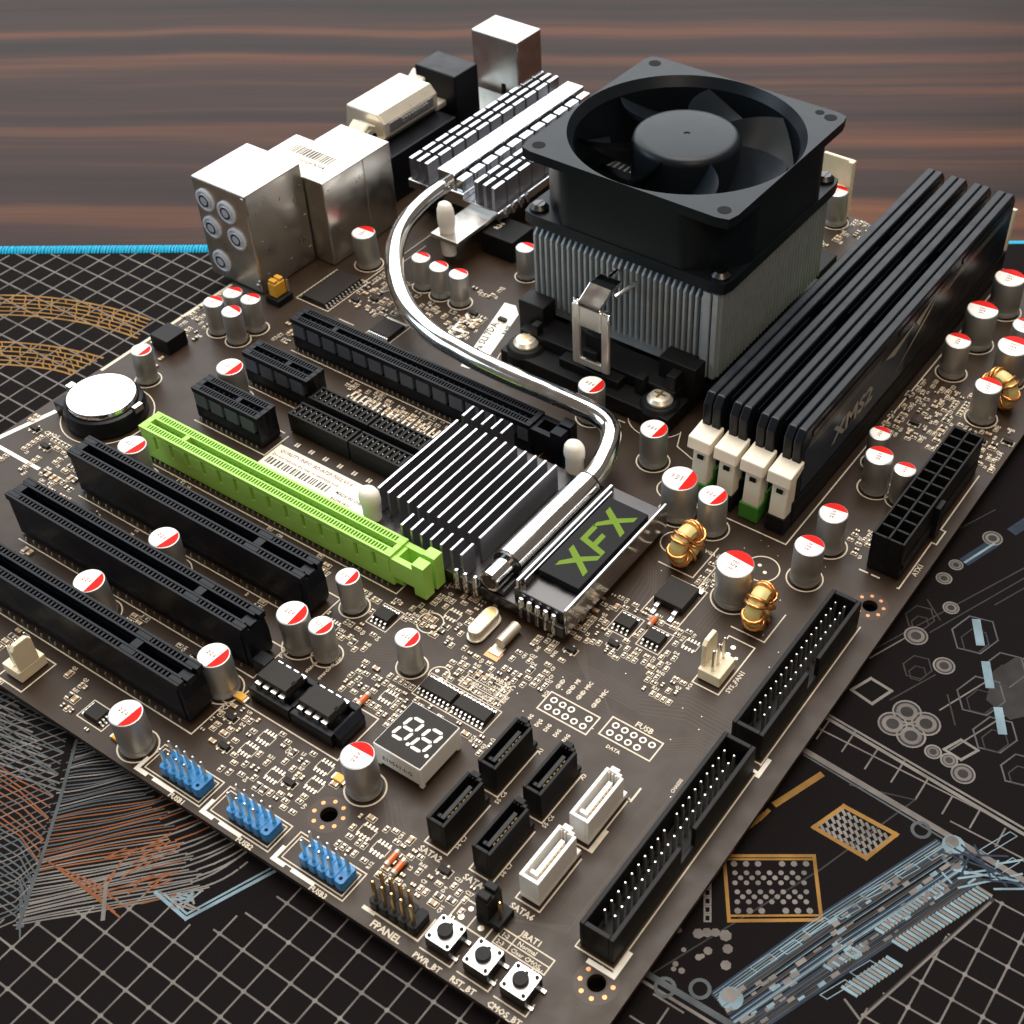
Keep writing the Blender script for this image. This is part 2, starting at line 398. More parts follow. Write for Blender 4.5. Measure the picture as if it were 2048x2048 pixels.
# swept fan of lines, lower left
for i in range(60):
    f = i / 59.0
    xl = 152 - 118 * f + 7 * sin(i * 1.9); yl = 1486 + 368 * f
    xe = 240 + 165 * f + 14 * sin(i * 1.1); ye = yl - (xe - xl) * 0.17 - 12 * f
    warm = .40 < f < .74
    key = 'p_orange' if warm and i % 2 == 0 else ('p_white' if f > .62 or i % 4 == 0 else 'p_teal')
    wv = [(xl + (xe - xl) * t, yl + (ye - yl) * t + 3 * sin(t * 5 + i * .4)) for t in [j / 7 for j in range(8)]]
    pl(key, wv, 0.36, 0.01 * (i % 3))
    if i % 2 == 0 and f > .05:
        L2 = 200 if f < .85 else 200 - 900 * (f - .85); n2 = 5
        pl('p_orange' if warm and i % 4 == 0 else 'p_white' if f > .5 else 'p_teal', [(xe + L2 * t, ye - L2 * (.30 + .28 * t) * t) for t in [j / n2 for j in range(n2 + 1)]], 0.45, 0.02)
for k in range(26):
    x = 205 + rnd.uniform(0, 110); y = 1835 - rnd.uniform(0, 130) - (x - 205) * .35
    pl('p_orange', [(x, y), (x + rnd.uniform(20, 70), y - rnd.uniform(10, 34))], .42, 0.05)
for k in range(7): pl('p_orange', [(95 + 12 * k, 1722 + 9 * k), (205 + 6 * k, 1800 + 6 * k - 30 * (k % 2))], .4, 0.05)
pl('p_sky', [(312, 1786), (372, 1838), (560, 1737)], 0.8, 0.07); pl('p_sky', [(330, 1790), (374, 1828), (540, 1738)], 0.5, 0.07)
for k in range(14): pl('p_sky' if k % 2 else 'p_white', [(336 + rnd.uniform(0, 56), 1778 + rnd.uniform(0, 40)), (336 + rnd.uniform(0, 70), 1778 + rnd.uniform(0, 42))], 0.45, 0.08)
pl('p_teal', [(153, 1482), (120, 1600), (92, 1690), (36, 1856)], 0.8, 0.05)
pl('p_white', [(206, 1838), (212, 1770)], 0.9, 0.06)
# woven mesh above it
for i in range(34):
    f = i / 33.0; y0 = 1330 + 480 * f
    pl('p_orange' if .42 < f < .68 else 'p_dim' if f < .1 else 'p_teal', [(-40, y0 - 30), (40, y0 + 22 + 6 * sin(i)), (150 - 110 * f, y0 + 66 + 8 * sin(i * 2.1))], 0.36, 0.01)
    pl('p_teal' if i % 3 else 'p_grid', [(-40, y0 + 62), (30, y0 + 34 + 5 * sin(i * 1.7)), (165 - 110 * f, y0 + 2)], 0.34, 0.02)
for i in range(14): pl('p_grid', [(-50, 1330 + i * 15), (10 + i * 9, 1362 + i * 15 + i * 2)], 0.5)
# chips, connectors and lines at the right
def quadpx(key, c, wd, fill=None):
    PR[key].strip([mp(*p) for p in c], wd, PZ + 0.04, True)
    if fill: PR[fill].poly([mp(*p) for p in c], PZ + 0.015)
quadpx('p_gold', [(1448, 1712), (1628, 1712), (1643, 1840), (1458, 1842)], 0.8)
pl('p_gold', [(1452, 1719), (1626, 1719)], 0.5, .05); pl('p_gold', [(1460, 1832), (1640, 1831)], 0.5, .05)
for yy in (1728, 1822):
    for k in (0, 1, 2, 4, 5, 6): PR['p_white'].disc(*mp(1468 + k * 24 + (yy - 1728) * .08, yy), 0.75, PZ + 0.05, 8)
for g0 in (1746, 1784):
    for j in range(3):
        for i in range(7):
            x = 1470 + i * 23 + (11 if j == 1 else 0) + (g0 - 1746) * .12; y = g0 + 10 * j
            if j == 1 and i == 6: continue
            PR['p_white'].disc(*mp(x, y), 0.62, PZ + 0.05, 8)
quadpx('p_gold', [(1628, 1655), (1688, 1613), (1792, 1669), (1732, 1716)], 1.1)
for j in range(5):
    for i in range(8):
        a, b = (i + .7) / 8.6, (j + .7) / 5.6
        x = 1628 + 104 * a + 60 * b; y = 1655 + 59 * a - 43 * b + 1
        pl('p_white', [(x - 2, y - 4), (x + 3, y + 5)], 0.7, 0.05)
pl('p_gold', [(1553, 1607), (1640, 1551)], 1.6, .03)
for k in range(5): pl('p_gold', [(1485 + 9 * k, 1665 - 7 * k), (1500 + 9 * k, 1650 - 7 * k)], 1.0, .04)
pl('p_grid', [(1608, 1500), (2060, 1768)], 1.5, .03); pl('p_teal', [(1608, 1510), (2050, 1776)], 0.5, .05)
pl('p_white', [(1650, 1434), (2080, 1688)], 0.9, .03); pl('p_white', [(1658, 1430), (2080, 1676)], 0.6, .03)
pl('p_teal', [(1290, 1945), (1480, 2060)], 1.4, .03); pl('p_grid', [(1285, 1962), (1470, 2075)], 0.7, .03)
for o, key, wd in [(0, 'p_blue', .5), (5, 'p_blue', .9), (12, 'p_dim', .8), (20, 'p_sky', .35), (26, 'p_blue', .6), (34, 'p_dim', .7), (44, 'p_blue', .35), (56, 'p_dim', .7), (66, 'p_blue', .5), (72, 'p_blue', 1.0), (80, 'p_sky', .35), (92, 'p_blue', .8), (100, 'p_dim', .5), (108, 'p_blue', .3), (118, 'p_dim', .8), (126, 'p_blue', .5)]:
    pl(key, [(1425 + o * .55, 1985 + o * .75), (1640 + o * .62, 1830 + o * .78), (1872 + o * .75, 1680 + o * .66)], wd, .02)
for k in range(90):                                          # small printed parts between the stripes
    t = rnd.random(); o = rnd.uniform(14, 118)
    x = 1425 + 447 * t + o * .6; y = 1985 - 305 * t + o * .72
    a = rnd.uniform(3, 12)
    pl(rnd.choice(['p_white', 'p_sky', 'p_grid', 'p_grid']), [(x, y), (x + a, y - a * .66)], rnd.uniform(.4, 1.1), .06)
for r0, (xa, ya, xb, yb, n) in enumerate([(1753, 1858, 1880, 1765, 20), (1787, 1883, 1955, 1775, 24), (1650, 1932, 1722, 1890, 11), (1686, 1975, 1775, 1915, 13)]):
    for k in range(n):
        t = k / (n - 1); x = xa + (xb - xa) * t; y = ya + (yb - ya) * t
        pl('p_white' if k % 2 else 'p_sky', [(x, y), (x + (12 if r0 % 2 == 0 else 26), y + (7 if r0 % 2 == 0 else 16))], 0.75, .05)
pl('p_dim', [(1740, 2020), (1985, 1800)], 0.9, .05); pl('p_grid', [(1690, 2000), (1720, 2040), (1980, 1806)], 0.5, .06)
for (x, y) in [(1842, 1660), (1330, 1975), (1400, 1978), (1905, 1715)]:
    PR['p_teal'].ring(*mp(x, y), 2.0, 0.8, PZ + .05, 16)
for (x, y) in [(1907, 1690), (1462, 1997)]:
    PR['p_sky'].disc(*mp(x, y), 2.6, PZ + .055, 14); PR['p_white'].disc(*mp(x - 3, y - 6), 1.6, PZ + .07, 12)
for o in (3, 9, 15, 24, 30, 38, 47, 60, 69, 77, 84, 96, 104, 112, 122):
    pl('p_sky' if o % 2 else 'p_teal', [(1425 + o * .55, 1985 + o * .75), (1640 + o * .62, 1830 + o * .78), (1872 + o * .75, 1680 + o * .66)], .16, .045)
for (x, y, ww, hh) in ((1500, 1935, 40, 26), (1560, 1900, 30, 20), (1606, 1862, 44, 26), (1668, 1830, 40, 22), (1720, 1790, 46, 24), (1790, 1748, 36, 20), (1850, 1712, 44, 26), (1960, 1700, 60, 36), (1985, 1740, 40, 24), (1700, 1945, 40, 24), (1640, 1990, 50, 30)):
    pl('p_sky', [(x, y), (x + ww, y - hh), (x + ww + 14, y - hh + 9), (x + 14, y + 9)], .2, .06, True)
for k in range(16): pl('p_sky' if k % 2 else 'p_blue', [(1880 + rnd.uniform(0, 168), 1690 + rnd.uniform(0, 90)), (1890 + rnd.uniform(0, 170), 1690 + rnd.uniform(0, 100))], 0.5, .06)
quadpx('p_white', [(1703, 1380), (1742, 1357), (1783, 1382), (1744, 1408)], 0.8)
quadpx('p_white', [(1888, 1499), (1922, 1480), (1956, 1501), (1922, 1520)], 0.7)
def blob(x, y, r, key='p_grid', key2='p_white'):
    c = mp(x, y)
    q = rnd.random() * .012; PR['p_dim'].disc(c[0], c[1], r, PZ + .03 + q, 18); PR[key2].ring(c[0], c[1], r, 0.45, PZ + .05 + q, 18); PR[key].ring(c[0], c[1], r * .62, r * .3, PZ + .06 + q, 14)
for x, y in [(1785, 1448), (1852, 1448), (1814, 1424), (1822, 1472)]: blob(x, y, 3.4)
for x, y, r in [(1866, 1504, 1.9), (1898, 1521, 1.9), (1926, 1548, 2.7), (1832, 1272, 2.9), (1888, 1332, 2.6), (1888, 1157, 2.0), (1902, 1216, 2.0), (1985, 1077, 2.6), (1912, 1130, 1.8)]: blob(x, y, r)
for hx, hy, r in [(1835, 1335, 30), (1950, 1270, 48), (1962, 1392, 50), (2010, 1340, 44), (1990, 1470, 46), (2040, 1540, 40), (1840, 1235, 30)]:
    pl('p_dim' if r < 40 else 'p_teal', [(hx + r * cos(pi / 3 * k + .3), hy + r * .8 * sin(pi / 3 * k + .3)) for k in range(6)], 0.4, .03, True)
    pl('p_dim', [(hx + r * .6 * cos(pi / 3 * k + .3), hy + 12 + r * .5 * sin(pi / 3 * k + .3)) for k in range(6)], 0.35, .03, True)
for x, y in [(1957, 1265), (1976, 1350), (2001, 1442)]: pl('p_sky', [(x - 4, y - 20), (x + 3, y + 20)], 2.2, .06)
pl('p_blue', [(1935, 1120), (1982, 1090)], 3.2, .04); pl('p_sky', [(1930, 1125), (1988, 1088)], 0.7, .06); pl('p_blue', [(2030, 1060), (2075, 1030)], 3.2, .04)
for a_, b_ in [((1690, 1330), (2060, 1130)), ((1860, 1265), (2060, 1150)), ((1740, 1316), (1830, 1265)), ((1880, 1420), (2060, 1310)), ((1900, 1500), (2060, 1400)), ((1855, 1200), (1880, 1240)), ((1895, 1390), (1910, 1450)), ((1800, 1120), (1990, 1020)), ((1780, 1400), (1870, 1350)), ((1990, 1210), (2060, 1170))]:
    pl('p_dim' if rnd.random() < .7 else 'p_grid', [a_, b_], 0.4, .02)
PR['p_dim'].poly([mp(*p) for p in [(1985, 1345), (2030, 1315), (2100, 1330), (2110, 1420), (2020, 1440), (1972, 1400)]], PZ + .025)
for k in range(5): pl('p_white', [(1409, 1762 + 17 * k), (1421, 1762 + 17 * k), (1421, 1775 + 17 * k), (1409, 1775 + 17 * k)], 0.4, .04, True)
for k in range(14): PR['p_grid'].disc(*mp(1340 + rnd.uniform(0, 130), 1860 + rnd.uniform(0, 90)), rnd.uniform(.5, 1.4), PZ + .05 + rnd.random() * .02, 7)
pl('p_dim', [(1300, 1950), (1640, 1740), (1830, 1600), (1700, 1570)], 0.4, .02)
for k, lab in (('p_white', 'pale lines'), ('p_grid', 'grey grid lines'), ('p_dim', 'dim grey lines'), ('p_blue', 'steel blue bars'), ('p_sky', 'pale blue marks'), ('p_gold', 'gold traces and chip outlines'), ('p_orange', 'orange swept lines'), ('p_teal', 'grey green swept lines')):
    build(PR[k], "printed_pattern", k, mat_o, smooth=0, kind="stuff")

# ================================================================ MOTHERBOARD
mb_o = empty("motherboard", (122, 152, -1.6 - 3), "dark brown motherboard with slots, capacitors and connectors lying on the mat", "motherboard")
# the board with its mounting holes
bm = bmesh.new()
def loop(pts):
    vs = [bm.verts.new((x, y, -1.6)) for x, y in pts]; return [bm.edges.new((vs[i], vs[(i + 1) % len(vs)])) for i in range(len(vs))]
ed = loop([(-1.8, 0), (244.6, 0), (244.6, 304.8), (-1.8, 304.8)])
HOLES = [(237.49, 16.51), (165.1, 16.51), (10.16, 16.51), (237.49, 140.97), (237.49, 298.4), (10.16, 298.4)]
for hx, hy in HOLES: ed += loop([(hx + 2.0 * cos(2 * pi * i / 24), hy + 2.0 * sin(2 * pi * i / 24)) for i in range(24)])
bmesh.ops.triangle_fill(bm, edges=ed, use_beauty=True)
bmesh.ops.recalc_face_normals(bm, faces=bm.faces)
r_ = bmesh.ops.extrude_face_region(bm, geom=bm.faces[:])
bmesh.ops.translate(bm, verts=[g for g in r_['geom'] if isinstance(g, bmesh.types.BMVert)], vec=(0, 0, 1.6))
bmesh.ops.recalc_face_normals(bm, faces=bm.faces)
q = MB(); bm.verts.index_update()
q.add([tuple(v.co) for v in bm.verts], [tuple(v.index for v in f.verts) for f in bm.faces]); bm.free()
board = build(q, "circuit_board", 'pcb', mb_o, smooth=0)
SK = MB(); SW = MB(); TR = MB(); CU = MB(); SO = MB()       # print, white print, copper lines, bare copper, solder
ZS = 0.03
BLK = MB(); CER = MB(); TER = MB(); ICB = MB(); LEG = MB(); DIO = MB()
OCC = []
def occ(x0, y0, x1, y1): OCC.append((x0, y0, x1, y1))
def free(x0, y0, x1, y1): return not any(x0 < d and x1 > a and y0 < e and y1 > b for a, b, d, e in OCC)

def pins_boxes(mb, pts, z0, z1, w=0.32, tip=0.0):
    for x, y in pts: mb.prism([(x - w, y - w), (x + w, y - w), (x + w, y + w), (x - w, y + w)], z0, z1 - .5); mb.prism([(x - w, y - w), (x + w, y - w), (x + w, y + w), (x - w, y + w)], z1 - .5, z1, [(x - w * .5, y - w * .5), (x + w * .5, y - w * .5), (x + w * .5, y + w * .5), (x - w * .5, y + w * .5)])

def pin_parts(parent, pts, z0, z1, w, ma):
    p0 = None
    for x, y in pts:
        if p0 is None:
            p_ = MB(); pins_boxes(p_, [(0, 0)], z0, z1, w); p0 = build(p_, "contact_pin", ma, parent, at=(0, 0, z0), smooth=0); place(p0, (x, y, z0), parent)
        else: clone(p0, parent, (x, y, z0))

# ---- expansion slots
def pci_slot(v, label):
    u0, u1, key = 36.4, 121.3, 103.65
    b = MB()
    hw, tw = 3.75, 4.05
    b.box(u0, v - hw, 0.6, u1 - 1.2, v + hw, 4.0)
    for s_ in (-1, 1):
        a, c = sorted((v + s_ * 1.25, v + s_ * hw)); b.box(u0, a, 4.0, u1 - 1.2, c, 12.6)
        a, c = sorted((v + s_ * (tw - .75), v + s_ * tw)); b.box(u0 - .3, a, 12.6, u1, c, 14.6)
        a, c = sorted((v + s_ * 1.25, v + s_ * 1.95)); b.box(u0 + .3, a, 12.6, u1 - 1, c, 14.6)
        i0, i1 = sorted((v + s_ * 1.95, v + s_ * (tw - .75)))
        x = u0 + 4.2; n = 0
        b.box(u0 - .3, i0, 12.6, x - .62, i1, 14.6)
        while x < u1 - 4.4:
            if abs(x - key) < 2.0:
                x += 1.27; continue
            b.box(x - .62, i0, 12.6, x - .02, i1, 14.55); x += 1.27
        b.box(key - 2.2, i0, 12.6, key + 2.0, i1, 14.57)
        b.box(x - .62, i0, 12.6, u1, i1, 14.58)
    b.box(u0, v - 1.25, 4, u0 + 2.6, v + 1.25, 14.5); b.box(key - 1.25, v - 1.25, 4, key + 1.25, v + 1.25, 14.5); b.box(u1 - 3.4, v - 1.25, 4, u1, v + 1.25, 13.6)
    # the front end is cut back under the rim
    b.extr([(u1 - 1.3, 0.6), (u1 - .3, 0.6), (u1 + .6, 3), (u1 + .6, 9), (u1 - .2, 12.6), (u1 - 1.3, 12.6)], 'y', v - hw + .25, v + hw - .25)
    o = build(b, "expansion_slot", 'slot', mb_o, smooth=0, bevel=0.12, label=label)
    p = MB()
    for s_ in (-1, 1):
        x = u0 + 4.2
        while x < u1 - 4:
            if abs(x - key) > 2: p.box(x - .45, v + s_ * 2.3 - .2, 6, x - .1, v + s_ * 2.3 + .2, 12.9)
            x += 1.27
        x = u0 + 3.5; k = 0
        while x < u1 - 2: pins_boxes(p, [(x, v + s_ * (4.5 if k % 2 else 4.9))], 0, 1.3, 0.25); x += 2.54; k += 1
    build(p, "contact_pins", 'tin', o, kind="stuff")
    SK.strip([(u1 + 2, v - 5.6), (u0 + 1, v - 5.6)], .35, ZS); SK.strip([(u1 + 2, v + 5.6), (u0 + 1, v + 5.6)], .35, ZS); SK.strip([(u1 + 2, v - 5.6), (u1 + 2, v + 5.6)], .35, ZS)
    occ(u0 - 2, v - 5.4, u1 + 2, v + 5.4); return o
def pcie_slot(v, u0, u1, ma, pad, label, latch):
    key = 55.3; b = MB(); hw = 2.75; ow = 3.8; H = 11.2
    b.box(u0, v - hw, .5, u1, v + hw, 3.6)
    P = []
    for s_ in (-1, 1):
        def bx(x0, a, z0, x1, c, z1, s2=s_):
            y0, y1 = sorted((v + s2 * a, v + s2 * c)); b.box(x0, y0, z0, x1, y1, z1)
        bx(u0, .95, 3.6, u1, 1.5, 9.9); bx(u0, 1.5, 3.6, u1, hw, 4.8)
        bx(u0, hw, .5, u1, ow - .15, 4.8); bx(u0, 1.5, 9.4, u1, ow - .1, 9.9); bx(u1 - .8, 1.5, 4.8, u1, ow - .2, 9.4)
        bx(u0, ow - .75, 9.9, u1, ow, H); bx(u0, .95, 9.9, u1, 1.5, H)
        x = u0 + 2.6
        bx(u0, 1.5, 9.9, x - .5, ow - .75, H - .02)
        while x < u1 - 2.2:
            bx(x - .5, 1.5, 9.9, x - .04, ow - .75, H - .03); x += 1.0
        bx(x - .5, 1.5, 9.9, u1, ow - .75, H - .02)
        x = u0 + .3
        while x < u1 - 1.5:
            x1 = min(x + 4.9, u1 - .9)
            if s_ < 0: P.append((x, x1))
            else: bx(x, 1.5, 4.8, x1, ow - .05, 9.4)
            x += 6.15
    b.box(u0, v - .95, 3.6, u0 + 1.8, v + .95, H - .04); b.box(u1 - 1.6, v - .95, 3.6, u1, v + .95, H - .04); b.box(key - .8, v - .95, 3.6, key + .8, v + .95, H - .04)
    if latch:
        for s_ in (-1, 1):
            y0, y1 = sorted((v + s_ * 1.9, v + s_ * 3.7)); b.box(u1, y0, 3.8, u1 + 9.2, y1, 10.4)
            y0, y1 = sorted((v + s_ * .55, v + s_ * 3.9)); b.box(u1 + 7.2, y0, 1.6, u1 + 11.0, y1, 12.6)
        b.box(u1, v - 1.9, 3.8, u1 + 1.2, v + 1.9, 10.2); b.box(u1, v - 1.9, 2.4, u1 + 8.4, v + 1.9, 5.0)
        b.box(u1, v - 2.6, .5, u1 + 2.2, v + 2.6, 4.0)
    o = build(b, "expansion_slot", ma, mb_o, smooth=0, bevel=0.1, label=label)
    for x, x1 in P: build(MB().box(x, v - ow + .05, 4.85, x1, v - 1.5, 9.35), "side_panel", pad, o, smooth=0, bevel=0.15)
    p = MB()
    for s_ in (-1, 1):
        x = u0 + 2.2
        while x < u1 - 1:
            p.box(x - .18, v + s_ * .8 - .1, 5, x + .18, v + s_ * .8 + .1, 9.6); pins_boxes(p, [(x, v + s_ * 4.4)], 0, 1.2, 0.2); x += 2.0
    build(p, "contact_pins", 'tin', o, kind="stuff")
    SK.strip([(u1 + 2, v - 5.4), (u0, v - 5.4)], .35, ZS); SK.strip([(u1 + 2, v - 5.4), (u1 + 2, v + 4.5)], .35, ZS); SK.strip([(u0, v + 5.0), (u1, v + 5.0)], .3, ZS)
    occ(u0 - 2, v - 5.2, u1 + 9, v + 5.2); return o
V0 = 20.84
for k, lb in ((0, "black long slot nearest the bottom edge"), (1, "black long slot in the middle of three"), (2, "black long slot beside the green slot")): pci_slot(V0 + 20.32 * k, lb)
pcie_slot(V0 + 20.32 * 3, 40.3, 132.0, 'green', 'green', "lime green long slot with latch", True)
pcie_slot(V0 + 20.32 * 4, 39.9, 65.8, 'slot', 'slotpad', "short black slot nearer the green slot", False)
pcie_slot(V0 + 20.32 * 5, 39.9, 65.8, 'slot', 'slotpad', "short black slot farther from the green slot", False)
pcie_slot(V0 + 20.32 * 6, 40.0, 131.0, 'slot', 'slotpad', "long black slot under the bent heat pipe", True)

# ---- capacitors
def capacitor(R_, h):
    prof = [(R_ * .86, 0), (R_ * .98, .35), (R_ + .02, .9), (R_, 1.7), (R_ * .93, 2.15), (R_ * .93, 2.45), (R_ * .985, 2.9), (R_ * .985, h - .55), (R_ * .96, h - .15), (R_ - .45, h)]
    o = build(MB().lathe(0, 0, prof, 26), "capacitor", 'can', mb_o, at=(0, 0, 0), smooth=40)
    def cap_piece(mbx, nm, ma, z, kind=None):
        c = build(mbx, nm, ma, o, at=(0, 0, 0), smooth=0, kind=kind); return c
    n = 30; R2 = R_ - .42; ch = .36
    a = math.acos(ch)
    wpts = [(R2 * cos(a + (2 * pi - 2 * a) * i / n), R2 * sin(a + (2 * pi - 2 * a) * i / n)) for i in range(n + 1)]
    rpts = [(R2 * cos(-a + 2 * a * i / 14), R2 * sin(-a + 2 * a * i / 14)) for i in range(15)]
    cap_piece(MB().prism(wpts, h - .02, h + .06), "white_top", 'capw', 0)
    cap_piece(MB().prism(rpts, h - .02, h + .06), "red_mark", 'capr', 0)
    t = MB()
    for i, s_ in enumerate(("RZ", "820", "4V") if R_ < 4.5 else ("16V", "RZ5", "1000")):
        t.text(s_, -1.7 * R_ / 4 + i * 1.05 * R_ / 4 + .4, 0, h + .075, .92 * R_ / 4, pi / 2, 'C', .03)
    cap_piece(t, "printed_rating", 'ink', 0, "stuff")
    return o
C8 = capacitor(4.05, 12.4); C6 = capacitor(3.2, 11.3); C10 = capacitor(5.0, 12.9)
HC = {'8': 12.4, '6': 11.3, 'A': 12.9}
CAPS = [('8', 115.6, 6.0, 0), ('8', 119.8, 29.3, 0), ('8', 125.7, 49.9, 0), ('6', 133.3, 51, 0), ('6', 128.1, 67, 0), ('6', 153, 59.9, 0), ('8', 167.3, 26.3, 1),
        ('8', None, (325, 1074.3), 0), ('8', None, (180, 1158.3), 0), ('8', None, (261.6, 889.1), 0), ('8', None, (459.4, 731.9), 0), ('6', 14.4, 102.3, 0),
        ('6', None, (467.4, 584.4), 1), ('6', 14.2, 132.2, 1), ('6', 23, 139.6, 1), ('6', 22.6, 131.9, 1), ('8', 28.5, 187, 1), ('6', 52.1, 187.4, 1), ('6', 59.7, 186.7, 1), ('6', 67.6, 186.7, 1), ('6', 76.5, 211, 1),
        ('8', None, (1182.8, 767.8), 0), ('8', 161.2, 156.7, 0), ('A', 178.4, 142.7, 0), ('8', 189.1, 142.6, 0), ('A', 206.8, 123.7, 1), ('8', 218.9, 140.2, 1), ('8', 218.8, 154.3, 1),
        ('6', None, (1760, 865.3), 1), ('8', 218.6, 181.9, 1), ('6', None, (1810.5, 938.3), 1), ('8', 215, 242.4, 1), ('A', 215.1, 260.4, 1), ('A', 215.7, 281.8, 1), ('8', 231.2, 227.4, 1), ('A', None, (2031, 690), 1), ('8', None, (2052, 651), 1), ('8', 146, 298.4, 1)]
first = {}
for sz, u, v, d in CAPS:
    if u is None: u, v = px(v[0], v[1], HC[sz] + .06)
    pr = {'8': C8, '6': C6, 'A': C10}[sz]
    rot = (pi / 2 if d else 0.0) + rnd.uniform(-.14, .14)
    if sz not in first:
        first[sz] = 1; place(pr, (u, v, 0), mb_o); pr.rotation_euler = (0, 0, rot)
    else: clone(pr, mb_o, (u, v, 0), rot).rotation_euler = (rnd.gauss(0, .018), rnd.gauss(0, .018), rot)
    R_ = {'8': 4.05, '6': 3.2, 'A': 5.0}[sz]
    SK.ring(u, v, R_ + .75, .38, ZS, 34); occ(u - R_ - .6, v - R_ - .6, u + R_ + .6, v + R_ + .6)
# empty footprints of capacitors
for u, v, r in ((208, 137, 4.6), (172, 150, 4.4), (184, 132.5, 4.2), (147.6, 73.5, 3.4), (160.2, 61.5, 2.6)):
    SK.ring(u, v, r, .35, ZS, 30); SO.disc(u - 1.2, v + .8, .55, ZS + .02, 10); SO.disc(u + 1.2, v - .8, .55, ZS + .02, 10)

# ---- drive connectors
def shroud(u0, v0, u1, v1, h, w, name, label, rows, n, pitch, pv0, skip, notch):
    b = MB(); vm = (v0 + v1) / 2
    b.box(u0 + w, v0 + w, .3, u1 - w, v1 - w, 1.6)
    b.box(u0, v0, .3, u0 + w, v1, h); b.box(u0 + w, v0, .3, u1 - w, v0 + w, h - .01); b.box(u0 + w, v1 - w, .3, u1 - w, v1, h - .01)
    b.box(u1 - w, v0, .3, u1, vm - notch, h); b.box(u1 - w, vm + notch, .3, u1, v1, h); b.box(u1 - w, vm - notch, .3, u1, vm + notch, 3.0)
    o = build(b, name, 'blackm', mb_o, smooth=0, bevel=.2, label=label)
    p = MB(); pins_boxes(p, [(ru, pv0 + pitch * k) for r, ru in enumerate(rows) for k in range(n) if (r, k) not in skip], 1.6, 7.6, .32)
    build(p, "contact_pins", 'tin', o, kind="stuff")
    SK.strip([(u1 + .7, v0 - 1), (u1 + .7, v1)], .35, ZS); SK.strip([(u0 - .5, v0 - .8), (u1 + .7, v0 - .8)], .35, ZS); SK.strip([(u0 - .6, v0 - .8), (u0 - .6, v1)], .25, ZS)
    occ(u0 - 1, v0 - 1, u1 + 1, v1 + 1)
shroud(229.8, 21.6, 238.2, 79.5, 9.2, 1.15, "drive_connector", "long black shrouded connector of two pin rows at the near corner", (232.06, 234.6), 20, 2.54, 27.55, {(0, 10)}, 2.8)
shroud(229.8, 82.9, 238.0, 132.9, 9.2, 1.15, "drive_connector", "shorter black shrouded connector beside the long one", (232.03, 234.57), 17, 2.54, 89.75, {(1, 2)}, 2.6)
SW.strip([(233.6, 19.6), (239.6, 19.6), (239.6, 25.5)], 1.1, ZS + .02); SW.strip([(239.6, 79.0), (239.6, 84.0)], 1.1, ZS + .02); SW.strip([(237.0, 79.8), (239.6, 79.6)], .8, ZS + .02)
# power connector with 24 open cells
b = MB(); u0, u1, v0, v1, H = 230.4, 239.5, 152.9, 204.2, 13.0
b.box(u0, v0, .3, u1, v1, 3.0)
for x in (u0, (u0 + u1) / 2 - .35, u1 - .7): b.box(x, v0, 3.0, x + .7, v1, H)
for k in range(13):
    y = v0 + (v1 - v0 - .7) * k / 12; b.box(u0 + .7, y, 3.0, (u0 + u1) / 2 - .35, y + .7, H - .02); b.box((u0 + u1) / 2 + .35, y, 3.0, u1 - .7, y + .7, H - .02)
b.box(u1, 172, 1.0, u1 + 1.6, 176, 11.5); b.box(u1 - .2, 154, 3, u1 + .5, 203, 5)
o = build(b, "power_connector", 'blackm', mb_o, smooth=0, bevel=.18, label="tall black connector of 24 square cells at the board's front edge")
p = MB(); pins_boxes(p, [(x, v0 + 2.5 + 4.2 * k) for x in (232.7, 237.2) for k in range(12)], 3, 10, .5); build(p, "contact_pins", 'tin', o, kind="stuff")
SK.strip([(240.6, 150.6), (241.0, 150.6), (241.0, 171.0), (242.4, 171.0), (242.4, 177), (241.0, 177), (241.0, 203)], .4, ZS); SK.strip([(229.5, 151.2), (231.6, 151.2)], .5, ZS); SK.strip([(233, 151.2), (235, 151.2)], .5, ZS)
SK.text("ATX1", 242.9, 157, ZS, 2.0, pi / 2, 'L', .02)
occ(228.5, 151, 243, 206)

